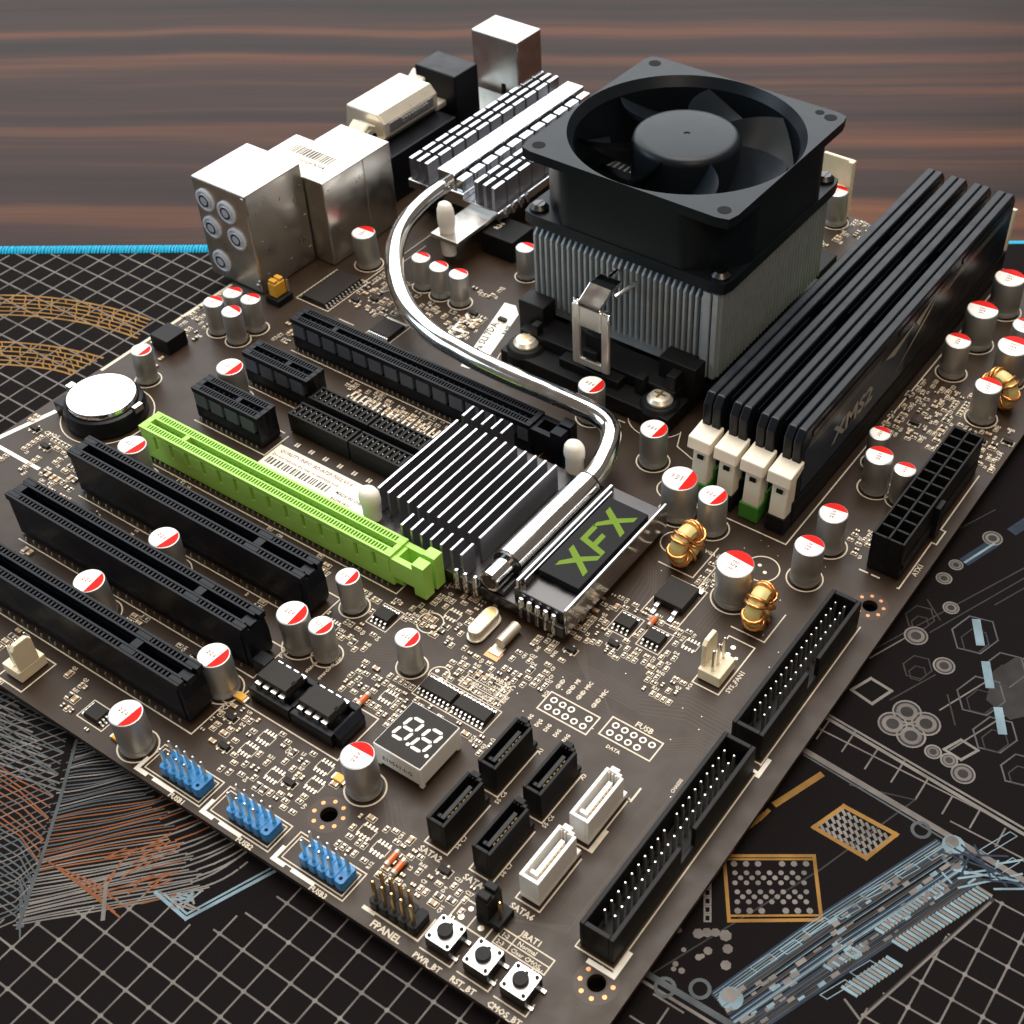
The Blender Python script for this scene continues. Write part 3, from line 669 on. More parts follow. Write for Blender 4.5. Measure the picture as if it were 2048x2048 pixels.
# ---- serial drive ports
def sata(u0, v0, ma, inner, label):
    W, L, H, t = 5.0, 15.6, 9.0, .85
    b = MB(); x0, x1, y0, y1 = u0, u0 + W, v0, v0 + L
    b.box(x0, y0, .6, x1, y1, 2.0)
    b.box(x0, y0, 2.0, x0 + t, y1 - 1.0, H); b.box(x1 - t, y0, 2.0, x1, y1 - 1.6, H); b.box(x0 + t, y0, 2.0, x1 - t, y0 + t, H - .01)
    b.box(x0 + t, y1 - t - .6, 2.0, x1 - 1.9, y1, H - .01); b.box(x1 - 1.9, y1 - 1.9, 2.0, x1 - t, y1 - .9, H - .02)
    b.box(x0 + .4, y0 + .5, .05, x0 + 1.2, y0 + 1.5, .6); b.box(x1 - 1.2, y1 - 1.5, .05, x1 - .4, y1 - .5, .6)
    for k in range(3): b.box(x0 + t + .05 + k * .9, y1 - 2.0, 2.0, x0 + t + .4 + k * .9, y1 - 1.4, H - .3)
    o = build(b, "drive_port", ma, mb_o, smooth=0, bevel=.15, label=label)
    tg = MB().box(x0 + 2.0, y0 + 2.2, 2.0, x0 + 3.1, y1 - 3.2, 7.8).box(x0 + 1.0, y0 + 2.2, 2.0, x0 + 2.0, y0 + 3.2, 7.8)
    build(tg, "contact_tongue", inner, o, smooth=0, bevel=.1)
    p = MB()
    for k in range(7): p.box(x0 + 3.1, y0 + 3.4 + k * 1.27, 2.1, x0 + 3.25, y0 + 4.1 + k * 1.27, 7.2)
    build(p, "contact_pins", 'gold', o, kind="stuff")
    SK.strip([(x0 - .7, y0 - .8), (x1 + .6, y0 - .8), (x1 + .6, y1 - 1)], .35, ZS); SK.strip([(x0 - .7, y0 - .8), (x0 - .7, y0 + 1)], .35, ZS)
    occ(u0 - 1, v0 - 1, u0 + W + 1, v0 + L + 1)
for k, (ma, inn, lb) in enumerate((("blackm", "blackp", "black port left of the four, nearest the two digit display"), ("blackm", "blackp", "black port in the middle of the front row"), ("white", "white", "white port at the front"))):
    sata((188.0, 200.4, 212.9)[k], 23.8, ma, inn, lb)
for k, (ma, inn, lb) in enumerate((("blackm", "blackp", "black port in the back row by the small chips"), ("blackm", "blackp", "black port in the back row next to the white port"), ("white", "white", "white port at the back"))):
    sata((188.0, 200.4, 213.0)[k], 41.9, ma, inn, lb)
for t_, x, y in (("SATA2", 187.3, 20.6), ("SATA4", 199.8, 20.4), ("SATA6", 212.3, 20.4)): SK.text(t_, x, y, ZS, 2.1, 0, 'L', .03)
for t_, x, y in (("A1", 194.6, 56), ("A3", 207, 55.6), ("5", 219.4, 57), ("55 C6", 194.8, 39.6), ("55 C6", 207.4, 40.4), ("56 C7", 194.6, 25.4), ("56 C7", 207, 25.4), ("C8", 185.6, 42)): SK.text(t_, x, y, ZS, 1.5, pi / 2, 'L', .02)
SK.strip([(219.0, 41.5), (219.0, 47)], 1.2, ZS); SK.strip([(219.2, 57), (219.2, 61)], .5, ZS)

# ---- two digit display
b = MB().box(164.8, 33.0, 1.6, 178.7, 47.4, 8.0).box(165.0, 33.2, .2, 166.2, 34.4, 1.6).box(177.3, 33.2, .2, 178.5, 34.4, 1.6).box(177.3, 46, .2, 178.5, 47.2, 1.6)
disp = build(b, "digit_display", 'white', mb_o, smooth=0, bevel=.3, label="two digit segment display with black face and pale sides")
build(MB().prism([(165.1, 33.3), (178.4, 33.3), (178.4, 47.1), (165.1, 47.1)], 8.0, 8.12), "display_face", 'ic', disp, smooth=0)
sg = MB()
def digit(cx, cy, w_, h_):
    sh = .16; g = .28; t = .85
    def seg(p, q_):
        dx, dy = q_[0] - p[0], q_[1] - p[1]; L = hypot(dx, dy); dx /= L; dy /= L; nx, ny = -dy * t / 2, dx * t / 2
        P = [(p[0] + dx * g, p[1] + dy * g), (p[0] + dx * (g + t / 2) + nx, p[1] + dy * (g + t / 2) + ny), (q_[0] - dx * (g + t / 2) + nx, q_[1] - dy * (g + t / 2) + ny), (q_[0] - dx * g, q_[1] - dy * g), (q_[0] - dx * (g + t / 2) - nx, q_[1] - dy * (g + t / 2) - ny), (p[0] + dx * (g + t / 2) - nx, p[1] + dy * (g + t / 2) - ny)]
        sg.poly([(cx + x + y * sh, cy + y) for x, y in P], 8.16)
    a, c = w_ / 2, h_ / 2
    for p, q_ in (((-a, c), (a, c)), ((-a, 0), (a, 0)), ((-a, -c), (a, -c)), ((-a, -c), (-a, 0)), ((a, -c), (a, 0)), ((-a, 0), (-a, c)), ((a, 0), (a, c))): seg(p, q_)
    sg.disc(cx + a + 1.0, cy - c - .1, .5, 8.16, 10)
digit(169.1, 40.4, 3.5, 6.6); digit(174.7, 40.2, 3.5, 6.6)
build(sg, "digit_segments", 'silkw', disp, smooth=0)
t = MB().text("E10561-I-G", 0, 0, 0, 1.9, 0, 'C', .02); t.xf(lambda x, y, z: (171.6 + x, 32.97, 3.6 + y)); build(t, "printed_code", 'inkg', disp, smooth=0, kind="stuff")
occ(164, 32, 180, 48.5)

# ---- sockets with the two bios chips
b = MB()
for x0 in (127.6, 140.9):
    b.box(x0, 30.4, .3, x0 + 12.9, 32.2, 4.6).box(x0, 39.4, .3, x0 + 12.9, 41.2, 4.6).box(x0, 32.2, .3, x0 + 1.2, 39.4, 4.2).box(x0 + 11.7, 32.2, .3, x0 + 12.9, 39.4, 4.2).box(x0 + 1.2, 32.2, .3, x0 + 11.7, 39.4, 1.2)
b.extr([(153.8, .3), (155.6, .3), (155.6, 3.6), (153.8, 5.2)], 'y', 31.5, 40.2)
build(b, "chip_socket", 'blackp', mb_o, smooth=0, bevel=.25, label="long black double socket under the two bios chips")
SK.frame(125.2, 28.6, 156.8, 43.0, .35, ZS); occ(124, 28, 157.5, 43.5)
chips = []
for k, x0 in enumerate((128.6, 142.0)):
    r0 = empty("bios_chip", (x0 + 5.2, 35.8, 4.2), ("black eight legged bios chip at the slot end of the double socket", "black eight legged bios chip at the display end of the double socket")[k], "chip", "chips in the double socket")
    pr = [(x0, 4.9), (x0 + .5, 7.9), (x0 + 9.7, 7.9), (x0 + 10.2, 6.5), (x0 + 10.2, 4.9)]
    build(MB().extr([(x0, 6.2), (x0 + .35, 7.9), (x0 + 9.6, 7.9), (x0 + 10.0, 6.2), (x0 + 9.7, 4.7), (x0 + .3, 4.7)], 'y', 32.8, 38.8), "chip_body", 'ic', r0, smooth=0, bevel=.15)
    build(MB().prism([(x0 + 9.9, 35.1), (x0 + 10.05, 36.5), (x0 + 9.0, 36.3), (x0 + 9.0, 35.3)], 7.9, 7.93), "notch_mark", 'void', r0, smooth=0)
    for s_ in (-1, 1):
        for i in range(4):
            x = x0 + 1.3 + 2.5 * i; y = 35.8 + s_ * 3.0
            lg = MB().box(x - .75, min(y, y + s_ * 1.1), 6.0, x + .75, max(y, y + s_ * 1.1), 6.3).box(x - .75, min(y + s_ * .8, y + s_ * 1.1), 4.6, x + .75, max(y + s_ * .8, y + s_ * 1.1), 6.0)
            build(lg, "leg", 'tin', r0, smooth=0)

# ---- pin headers
def usb_header(u0, label):
    v0 = 3.3; b = MB()
    for i in range(5):
        x = u0 + 2.54 * i
        b.prism([(x - 1.27, v0 + .55), (x - .75, v0), (x + .75, v0), (x + 1.27, v0 + .55), (x + 1.27, v0 + 4.5), (x + .75, v0 + 5.06), (x - .75, v0 + 5.06), (x - 1.27, v0 + 4.5)], .3, 3.3)
    o = build(b, "pin_header", 'blue', mb_o, smooth=0, bevel=.15, label=label)
    pin_parts(o, [(u0 + 2.54 * i, v0 + 1.26 + 2.54 * j) for i in range(5) for j in range(2) if (i, j) != (4, 0)], 3.3, 9.2, .31, 'tin')
    k = MB().disc(u0 + 10.16, v0 + 1.26, .45, 3.32, 10); build(k, "blind_hole", 'void', o, smooth=0)
    s0 = u0 - 7.2
    SK.frame(s0 + .5, 1.9, s0 + 19.6, 9.7, .3, ZS); SK.frame(s0 + 1.4, 2.7, s0 + 18.7, 8.9, .25, ZS)
    SW.strip([(s0, 4.6), (s0, 1.4), (s0 + 3, 1.4)], .95, ZS + .02); SW.strip([(s0 + 5.8, 1.5), (s0 + 11.5, 1.5)], .95, ZS + .02)
    SK.text({0: "FUSB1", 1: "FUSB2", 2: "FUSB3"}[USB.index(u0)], s0 + 11.5, -.55 + .6, ZS, 1.75, 0, 'L', .03)
    occ(s0 - .5, 0, s0 + 20, 10.2)
USB = (127.2, 148.2, 169.8)
for i, u in enumerate(USB): usb_header(u, ("blue pin header farthest from the corner", "blue pin header in the middle of three", "blue pin header nearest the push buttons")[i])
b = MB()
for i in range(5):
    x = 189.1 + 2.54 * i; b.prism([(x - 1.27, 4.5), (x - .8, 4.0), (x + .8, 4.0), (x + 1.27, 4.5), (x + 1.27, 8.6), (x + .8, 9.1), (x - .8, 9.1), (x - 1.27, 8.6)], .3, 2.7)
o = build(b, "pin_header", 'blackm', mb_o, smooth=0, bevel=.12, label="black panel pin header beside the push buttons")
pin_parts(o, [(189.1 + 2.54 * i, 5.27 + 2.54 * j) for i in range(5) for j in range(2) if (i, j) != (4, 1)], 2.7, 9.6, .32, 'gold')
SK.strip([(187.4, 3.6), (201.4, 3.6), (201.4, 9.4)], .4, ZS); SK.strip([(187, 3.4), (189.6, 3.4)], .9, ZS); SK.text("FPANEL", 190.6, .8, ZS, 2.3, 0, 'L', .03); occ(186, 0, 202.6, 10)

# ---- push buttons
def button(cx, cy, txt, label):
    b = MB().box(cx - 3.1, cy - 3.1, .5, cx + 3.1, cy + 3.1, 3.9)
    o = build(b, "push_button", 'blackp', mb_o, smooth=0, bevel=.15, label=label)
    n = 5; rc = .5
    pts_ = []
    for qx, qy, a0 in ((1, 1, 0), (-1, 1, pi / 2), (-1, -1, pi), (1, -1, 1.5 * pi)):
        for i in range(n): a = a0 + pi / 2 * i / (n - 1); pts_.append((cx + qx * (3.1 - rc) + rc * cos(a), cy + qy * (3.1 - rc) + rc * sin(a)))
    build(MB().prism(pts_, 3.9, 4.25), "cover_plate", 'btn', o, smooth=0)
    build(MB().lathe(cx, cy, [(1.72, 4.2), (1.72, 5.3), (1.6, 5.5), (0, 5.55)], 18).box(cx - .3, cy + 1.5, 4.2, cx + .3, cy + 2.3, 4.6), "plunger", 'blackm', o)
    for sx, sy in ((-1, -1), (1, -1), (1, 1), (-1, 1)):
        build(MB().lathe(cx + sx * 2.35, cy + sy * 2.35, [(.42, 4.2), (.42, 4.5), (.2, 4.6)], 10), "rivet", 'blackm', o)
    for sx in (-1, 1):
        for sy in (-1, 1): build(MB().box(cx + sx * 3.0 - .5, cy + sy * 2.2 - .35, .02, cx + sx * 3.0 + .9 * sx + .5, cy + sy * 2.2 + .35, .7), "leg", 'tin', o, smooth=0)
    SK.strip([(cx - 4.0, cy - 4), (cx + 3.9, cy - 4), (cx + 3.9, cy - 1)], .3, ZS); SK.text(txt, cx - 4.2, cy - 6.4, ZS, 1.85, 0, 'L', .03)
    occ(cx - 4, cy - 4, cx + 4, cy + 4)
M['btn'] = mat("plate_painted_reflection", (0.84, 0.83, 0.81), 0.3, 0.35)  # metal plate, its window reflection put into a white base colour
button(206.7, 6.7, "PWR_BT", "push button nearest the black pin header"); button(216.4, 6.8, "RST_BT", "push button in the middle"); button(225.9, 6.7, "CMOS_BT", "push button nearest the board's corner")

# ---- fan headers
def fan_header(u0, v0, label, flip):
    u1, v1 = u0 + 6.2, v0 + 7.8
    b = MB().box(u0, v0, .3, u1, v1, 3.8)
    if not flip: b.extr([(v0 + 1.2, 3.8), (v0 + 1.2, 11.2), (v0 + 2.3, 12.4), (v0 + 6.2, 12.4), (v0 + 7.0, 10.5), (v0 + 7.0, 3.8)], 'x', u0, u0 + 1.25)
    else: b.extr([(v0 + .8, 3.8), (v0 + .8, 10.8), (v0 + 1.8, 12.2), (v0 + 5.4, 12.2), (v0 + 6.4, 11), (v0 + 6.4, 3.8)], 'x', u0 + 4.95, u0 + 6.2)
    o = build(b, "fan_header", 'cream', mb_o, smooth=0, bevel=.25, label=label)
    pin_parts(o, [(u0 + 3.4, v0 + 1.4 + 2.54 * k) for k in range(3)], 3.8, 11, .33, 'tin')
    occ(u0 - 1, v0 - 1, u1 + 1, v1 + 1)
fan_header(213.0, 95.8, "cream three pin fan header with tall tab beside the shrouded connectors", False)
fan_header(72.4, 3.2, "cream three pin fan header with tall tab at the bottom edge", True)
SK.frame(212.6, 94.2, 220.0, 112.0, .35, ZS); SO.disc(215.4, 106.5, .7, ZS + .02); SO.disc(215.4, 109.2, .7, ZS + .02); SO.disc(217.8, 106.5, .5, ZS + .02); SK.text("SYS_FAN1", 222.0, 96, ZS, 1.8, pi / 2, 'L', .02)
SK.frame(71.4, 1.4, 80.2, 11.8, .35, ZS); SK.text("FAN1", 70.5, .2, ZS, 1.7, 0, 'L', .03)

# ---- toroid coils
def toroid(cx, cy, rot, r1=3.9):
    core = MB().tube([(0, r1 * cos(2 * pi * i / 28), 5.9 + r1 * sin(2 * pi * i / 28)) for i in range(28)], 1.95, 12, True)
    o = build(core.xf(lambda x, y, z: (max(-2.1, min(2.1, x * 1.35)), y, z)), "toroid_coil", 'ferrite', mb_o, at=(0, 0, 0), smooth=40)
    for i, ad in enumerate((8, 50, 66, 112, 128, 172, 215, 232, 275, 320)):
        a = radians(ad + rnd.uniform(-5, 5)); pp = []
        for k in range(12):
            q = 2 * pi * k / 12; aa = a + .13 * sin(q); pp.append((2.75 * cos(q), (r1 + 2.45 * sin(q)) * cos(aa), 5.9 + (r1 + 2.45 * sin(q)) * sin(aa)))
        build(MB().tube(pp, .5, 8, True), "copper_winding", 'wire', o, at=(0, 0, 0), smooth=60)
    o.rotation_euler = (0, 0, rot); place(o, (cx, cy, 0), mb_o); occ(cx - 5, cy - 6, cx + 5, cy + 6); return o
t1 = toroid(189.4, 128.8, radians(-6)); clone(t1, mb_o, (216.2, 120.2, 0), radians(4)); clone(t1, mb_o, (232.6, 236.0, 0), radians(72))
SK.strip([(184, 124), (194.5, 124), (194.5, 137)], .35, ZS); SK.strip([(211.5, 115), (221, 115), (221, 126)], .35, ZS)
SK.strip([(196.6, 130.6), (197.6, 130.6), (197.6, 121.4), (195.6, 121.4)], .35, ZS)

# ---- crystal, tantalum can, small black parts
def obround(cx, cy, L, r, n=8):
    return [(cx + r * cos(a), cy + L / 2 + r * sin(a)) for a in [pi * i / n for i in range(n + 1)]] + [(cx + r * cos(a), cy - L / 2 + r * sin(a)) for a in [pi + pi * i / n for i in range(n + 1)]]
cr = build(MB().prism(obround(160.2, 79.4, 6.4, 2.5), .3, 1.0).prism(obround(160.2, 79.4, 6.4, 1.95), 1.0, 3.6), "crystal", 'nickel', mb_o, bevel=.25, label="oval metal crystal can in front of the heatsink")
build(MB().prism(obround(160.2, 79.4, 6.2, 1.55), 3.6, 3.72), "top_face", 'gold', cr, smooth=0)
can = MB().tube([(167.4, 76.6, 1.9), (167.4, 83.6, 1.9)], 1.55, 14).box(165.6, 74.0, .1, 168.9, 77.0, .35)
build(can, "crystal", 'solder', mb_o, label="small round metal crystal lying on its side"); CU.rect(165.2, 72.6, 169.3, 75.6, ZS + .06)
occ(157, 73, 171, 86)
def block(name, x0, y0, z0, x1, y1, z1, ma='blackm', label=None, bev=.2):
    occ(x0 - .5, y0 - .5, x1 + .5, y1 + .5); return build(MB().box(x0, y0, z0, x1, y1, z1), name, ma, mb_o, smooth=0, bevel=bev, label=label)
block("voltage_regulator", 3.6, 114.2, .2, 11.2, 122.0, 5.2, 'blackm', "square dark regulator block near the coin cell")
ch = block("choke", 55.4, 214.2, .2, 68.4, 226.2, 8.0, 'blackm', "square black choke beside the fan")
build(MB().text("R36", 59.3, 220.6, 8.03, 2.8, pi / 2, 'C', .02), "printed_code", 'silk', ch, smooth=0, kind="stuff")
block("electrolytic_box", 122.6, 37.0, .2, 126.8, 40.6, 5.4, 'blackp', "small black cube beside the double socket")
dp = block("power_transistor", 190.6, 111.0, .25, 199.2, 119.6, 2.6, 'ic', "flat square transistor with bright legs")
for x in (192.3, 197.6): build(MB().box(x - .55, 107.4, .05, x + .55, 109.6, .35).box(x - .55, 109.3, .3, x + .55, 111.2, 1.2), "leg", 'tin', dp, smooth=0)
SK.frame(189.6, 106.6, 200.4, 121.6, .3, ZS); build(MB().box(190.0, 119.6, .1, 199.8, 121.0, .8), "metal_tab", 'tin', dp, smooth=0)

def soic(cx, cy, L, W, n, rot, name="small_chip", label=None, h=1.75):
    b = MB(); p = MB()
    b.prism([(-L / 2, -W / 2), (L / 2, -W / 2), (L / 2, W / 2), (-L / 2, W / 2)], .15, h, [(-L / 2 + .15, -W / 2 + .2), (L / 2 - .15, -W / 2 + .2), (L / 2 - .15, W / 2 - .2), (-L / 2 + .15, W / 2 - .2)])
    for s_ in (-1, 1):
        for i in range(n):
            x = (i - (n - 1) / 2) * (L - .9) / (n - 1); y = s_ * W / 2
            a, c = sorted((y - s_ * .1, y + s_ * .55)); p.box(x - .24, a, .85, x + .24, c, 1.05)
            a, c = sorted((y + s_ * .4, y + s_ * .6)); p.box(x - .24, a, .1, x + .24, c, .9)
            a, c = sorted((y + s_ * .5, y + s_ * 1.25)); p.box(x - .24, a, .04, x + .24, c, .22)
    c_, s__ = cos(rot), sin(rot); f = lambda x, y, z: (cx + x * c_ - y * s__, cy + x * s__ + y * c_, z)
    o = build(b.xf(f), name, 'ic', mb_o, smooth=0, label=label); build(p.xf(f), "legs", 'tin', o, smooth=0, kind="stuff")
    ex, ey = (L / 2 + .8, W / 2 + 1.8) if abs(c_) > .5 else (W / 2 + 1.8, L / 2 + .8)
    SK.frame(cx - ex, cy - ey, cx + ex, cy + ey, .25, ZS); occ(cx - ex, cy - ey, cx + ex, cy + ey); return o
soic(163.9, 57.2, 9.6, 3.9, 8, 0); soic(174.2, 57.2, 9.6, 3.9, 8, 0)
soic(188.9, 100.6, 5.0, 3.9, 4, 0); soic(197.8, 100.4, 5.0, 3.9, 4, 0)
soic(137.0, 68.5, 4.9, 3.9, 4, 0); soic(101.0, 6.8, 3.9, 4.9, 4, pi / 2)
soic(61.5, 58.0, 4, 3, 4, 0) if False else None
b_ = soic(28.6, 168.8, 18.0, 10.0, 12, radians(90), "audio_chip", "large flat chip between the slots and the ports", 1.5)
soic(58.0, 161.8, 8.0, 8.0, 10, 0, "square_chip", "square flat chip beside the heat pipe", 1.4)
# blocks of pin receptacles between the short slots and the long black slot
for v0, ul in ((108.6, (67.0, 90.2)), (117.2, (67.0, 90.2))):
    for x0 in ul:
        b = MB(); x1 = x0 + 22.6
        b.box(x0, v0, .3, x1, v0 + 6.2, 6.2); b.box(x0, v0, 6.2, x1, v0 + .7, 7.2); b.box(x0, v0 + 5.5, 6.2, x1, v0 + 6.2, 7.2)
        for k in range(12): b.box(x0 + .1 + k * 1.95, v0 + .7, 6.2, x0 + .9 + k * 1.95, v0 + 5.5, 7.0)
        o = build(b, "switch_connector", 'blackm', mb_o, smooth=0, bevel=.12)
        p = MB()
        for k in range(11):
            for y in (v0 + 1.7, v0 + 4.4): p.tube([(x0 + 1.4 + k * 1.95, y - .4, 6.0), (x0 + 1.5 + k * 1.95, y - .1, 7.2)], .16, 5)
        build(p, "contact_pins", 'solder', o, kind="stuff"); occ(x0, v0, x1, v0 + 6.2)
# barcode sticker
lab = [px(*p) for p in ((552, 890), (516, 926), (724, 1026), (754, 986))]
st_o = build(MB().prism([(68.4, 92.2), (107.6, 92.2), (107.6, 102.8), (68.4, 102.8)], .02, .12), "paper_sticker", 'label', mb_o, smooth=0, label="cream barcode sticker between the green slot and the pin receptacles")
t = MB(); t.text("QUALITY INFO: BD-A72P-7052 V1.0", 70.2, 100.4, .14, 1.75, 0, 'L', .02); t.text("Do not remove the seal, or warranty void", 69.4, 98.2, .14, 1.45, 0, 'L', .015)
build(t, "printed_text", 'ink', st_o, smooth=0, kind="stuff")
t = MB(); x = 69.6
while x < 93: w_ = rnd.choice((.3, .45, .7)); t.rect(x, 94.8, x + w_, 97.4, .14); x += w_ + rnd.choice((.35, .5, .8))
t.text("MADE IN CHINA", 95.2, 96.0, .14, 1.5, 0, 'L', .02); t.text("B6204 0810", 95.5, 93.6, .14, 1.4, 0, 'L', .02); build(t, "printed_barcode", 'inkg', st_o, smooth=0, kind="stuff")
occ(67, 91, 109, 103.5)
# the coin cell holder
hd = MB().lathe(17.0, 84.2, [(11.8, .2), (11.8, 3.4), (11.2, 5.4), (10.3, 5.8), (10.25, 4.4), (0, 4.4)], 40).box(5.0, 76.0, .2, 9.0, 80, 5.0)
build(hd, "cell_holder", 'blackp', mb_o, label="round black coin cell holder")
SK.ring(17, 84.2, 13.4, .35, ZS, 48); occ(3, 70, 31, 98)
clip_ = MB().box(4.3, 81.6, 4.4, 6.2, 84.0, 6.9).box(27.2, 86, 4.4, 28.6, 89, 6.4)
build(clip_, "spring_clip", 'tin', mb_o, smooth=0)

# ---- ports along the rear edge
au = build(MB().box(-11.2, 154.2, .2, 12.0, 179.2, 36.2), "audio_port_block", 'steel', mb_o, smooth=0, bevel=.5, label="tall metal audio jack block with five round jacks on its side")
for x, z in ((-6.3, 29.0), (2.7, 27.6), (-5.8, 19.3), (5.0, 18.7), (-4.9, 6.9)):
    j = MB().lathe(0, 0, [(3.9, 0), (3.9, .5), (3.3, .75), (3.2, .3), (2.3, .3), (2.2, .9), (1.4, .9), (1.2, .5), (0, .5)], 22)
    jo = build(j.xf(lambda a, b2, c, x=x, z=z: (x + a, 154.2 - c, z + b2)), "audio_jack", 'jackr', au)
    k = MB().lathe(0, 0, [(3.15, .34), (2.35, .34)], 22); k.f = k.f[:-2]
    k = MB(); k.lathe(0, 0, [(2.1, .95), (1.5, .95), (0, .96)], 18)
    jo2 = build(k.xf(lambda a, b2, c, x=x, z=z: (x + a, 154.2 - c, z + b2)), "jack_core", 'jack', au)
for x, z in ((10.4, 34), (10.8, 4.0), (9.6, 2.2)): build(MB().box(x, 153.9, z, x + 1.1, 154.4, z + 1.1), "dimple", 'steel', au, smooth=0)
for y in (157.5, 168, 177):
    for z in (5, 17, 28): build(MB().box(11.9, y, z, 12.25, y + 1.0, z + 1.2), "dimple", 'steel', au, smooth=0)
usb = build(MB().box(-9.2, 179.6, .2, 20.0, 199.0, 31.0), "network_port_block", 'steel', mb_o, smooth=0, bevel=.4, label="metal network and serial port block with barcode label on top")
build(MB().box(-1.4, 199.0, .2, 19.9, 212.6, 31.0), "shield_step", 'steel', usb, smooth=0, bevel=.4)
lb_ = build(MB().box(-6.5, 183.0, 31.0, 13.5, 196.5, 31.08), "paper_label", 'label', usb, smooth=0)
t = MB(); y = -3.5
while y < 13: w_ = rnd.choice((.4, .6, .9)); t.rect(y, 189.4, y + w_, 194.0, 31.11); y += w_ + rnd.choice((.4, .55, .7))
t.text("(1)DQ87KF04", 2.4, 186.4, 31.1, 2.0, 0, 'L', .02)
build(t, "printed_barcode", 'inkb', usb, smooth=0, kind="stuff")
dv = build(MB().box(-9.5, 218.0, .2, 11.0, 258, 17.5), "display_port", 'blackp', mb_o, smooth=0, bevel=.5, label="black based display port with pale metal shell and hex nuts")
sh = [(-14.5, 19.5), (-13.0, 28.5), (1.5, 28.5), (4.2, 25.5), (4.2, 20.5), (2.0, 17.6), (-12, 17.6)]
build(MB().extr(sh, 'y', 227.5, 256.5), "metal_shell", 'nickel', dv, smooth=0, bevel=.7)
build(MB().box(4.0, 230.0, 21.4, 4.35, 254.0, 25.1), "shell_recess", 'steel', dv, smooth=0, bevel=.3)
for k in range(9): build(MB().box(4.3, 236.5 + 1.6 * k, 22.9, 5.0, 237.5 + 1.6 * k, 24.4), "shell_contact", 'tin', dv, smooth=0)
build(MB().box(-9.8, 220.2, 17.5, 4.0, 227.5, 19.8).box(-9.8, 256.5, 17.5, 3.0, 264.5, 19.8), "flange", 'nickel', dv, smooth=0, bevel=.5)
for y, x in ((222.6, -1.4), (264.0, -9.0)):
    nut = MB().lathe(0, 0, [(4.1, 0), (4.1, 6.5), (3.6, 7.0)], 6).lathe(0, 0, [(1.9, 7.0), (1.9, 7.4), (.1, 7.4)], 12)
    build(nut.xf(lambda a, b2, c, x=x, y=y: (x - 4 + c, y + b2, 23.0 + a)), "hex_nut", 'nickel', dv, smooth=30)
build(MB().lathe(0, 0, [(1.5, 0), (1.5, .15), (.05, .15)], 12).xf(lambda a, b2, c: (3.45 + c, 222.6 + b2, 23 + a)), "screw_hole", 'void', dv)
build(MB().box(-10.6, 262.2, .2, 8.0, 275.6, 30), "black_port_block", 'blackp', mb_o, smooth=0, bevel=.5, label="plain black port block between the display port and the far metal block")
fp = build(MB().box(-11.3, 296.4, .2, 10.4, 311.6, 30.2), "keyboard_port_block", 'steel', mb_o, smooth=0, bevel=.5, label="metal keyboard and mouse port block at the far corner")
build(MB().box(-11, 278.4, .2, 9.6, 294, 9.0), "flat_port_block", 'steel', mb_o, smooth=0, bevel=.4)
build(MB().box(2, 296.2, 8, 4, 296.5, 12), "shield_slot", 'void', fp, smooth=0)

# ---- memory sockets
RU = [179.2 + 8.15 * k for k in range(4)]
for k, u in enumerate(RU):
    b = MB().box(u - 3.1, 155.0, .3, u + 3.1, 302.0, 6.0).box(u - 3.1, 155, 6.0, u - 1.9, 302, 8.6).box(u + 1.9, 155, 6.0, u + 3.1, 302, 8.6).box(u - 2.9, 150.6, .3, u + 2.9, 155.0, 5.6)
    so = build(b, "memory_socket", 'green2' if k in (0, 2) else 'blackm', mb_o, smooth=0, bevel=.2, label=("green" if k in (0, 2) else "black") + " memory socket")
    L_ = MB()
    L_.extr([(151.0, 3.4), (153.6, 2.4), (156.6, 8.0), (156.8, 17.4), (158.2, 20.6), (157.6, 22.0), (150.6, 20.8), (150.4, 17.6), (152.2, 17.2)], 'x', u - 2.45, u + 2.45)
    L_.extr([(150.1, 17.3), (152.0, 17.0), (157.8, 19.8), (157.9, 21.9), (150.6, 21.0)], 'x', u - 3.5, u + 3.5)
    lo = build(L_, "latch", 'latch', so, smooth=0, bevel=.35)
    build(MB().box(u - .9, 151.6, 13.6, u + .9, 152.6, 14.8).xf(lambda x, y, z: (x, y - .1, z)), "latch_slot", 'void', so, smooth=0)
    F_ = MB().extr([(302.2, 2), (304.5, 2.4), (306.5, 12), (308.0, 21), (305.2, 22), (303.6, 13)], 'x', u - 2.2, u + 2.2)
    build(F_, "latch", 'latch', so, smooth=0, bevel=.3)
    occ(u - 4, 149, u + 4, 304)
SK.strip([(174.5, 148.4), (208.8, 148.4), (208.8, 300)], .4, ZS)

# ---- cpu bracket
bk = MB().box(98, 168.5, .2, 158.5, 187.5, 5.5).box(96, 187.5, .2, 101, 256, 6).box(158, 187.5, .2, 163.5, 256, 6).box(98, 256, .2, 160, 272, 6)
bk.box(100, 176, 5.5, 156, 186.4, 9.5).box(117.5, 172, 5.5, 139, 178, 8.5)
for x, wx in ((96.5, 9.5), (147.5, 12.5)): bk.box(x, 180.5, 5.5, x + wx, 187.0, 16.5)
bk.box(152.5, 176.5, 5.5, 155.8, 181, 14.5).box(104.5, 176, 5.5, 107, 179, 13).box(143.5, 174, 5.5, 146.5, 177, 11.5)
for x in (103.8, 152.3): bk.lathe(x, 174.0, [(6.4, .2), (6.4, 5.0), (5.2, 6.8), (3.2, 6.8)], 24)
bk.box(126.8, 172.4, 8.5, 132.8, 176, 21.5).box(127.4, 170.4, 14.0, 132.2, 172.6, 17.0)
brk = build(bk, "cooler_bracket", 'blackm', mb_o, smooth=30, bevel=.35, label="black plastic bracket holding the cooler")
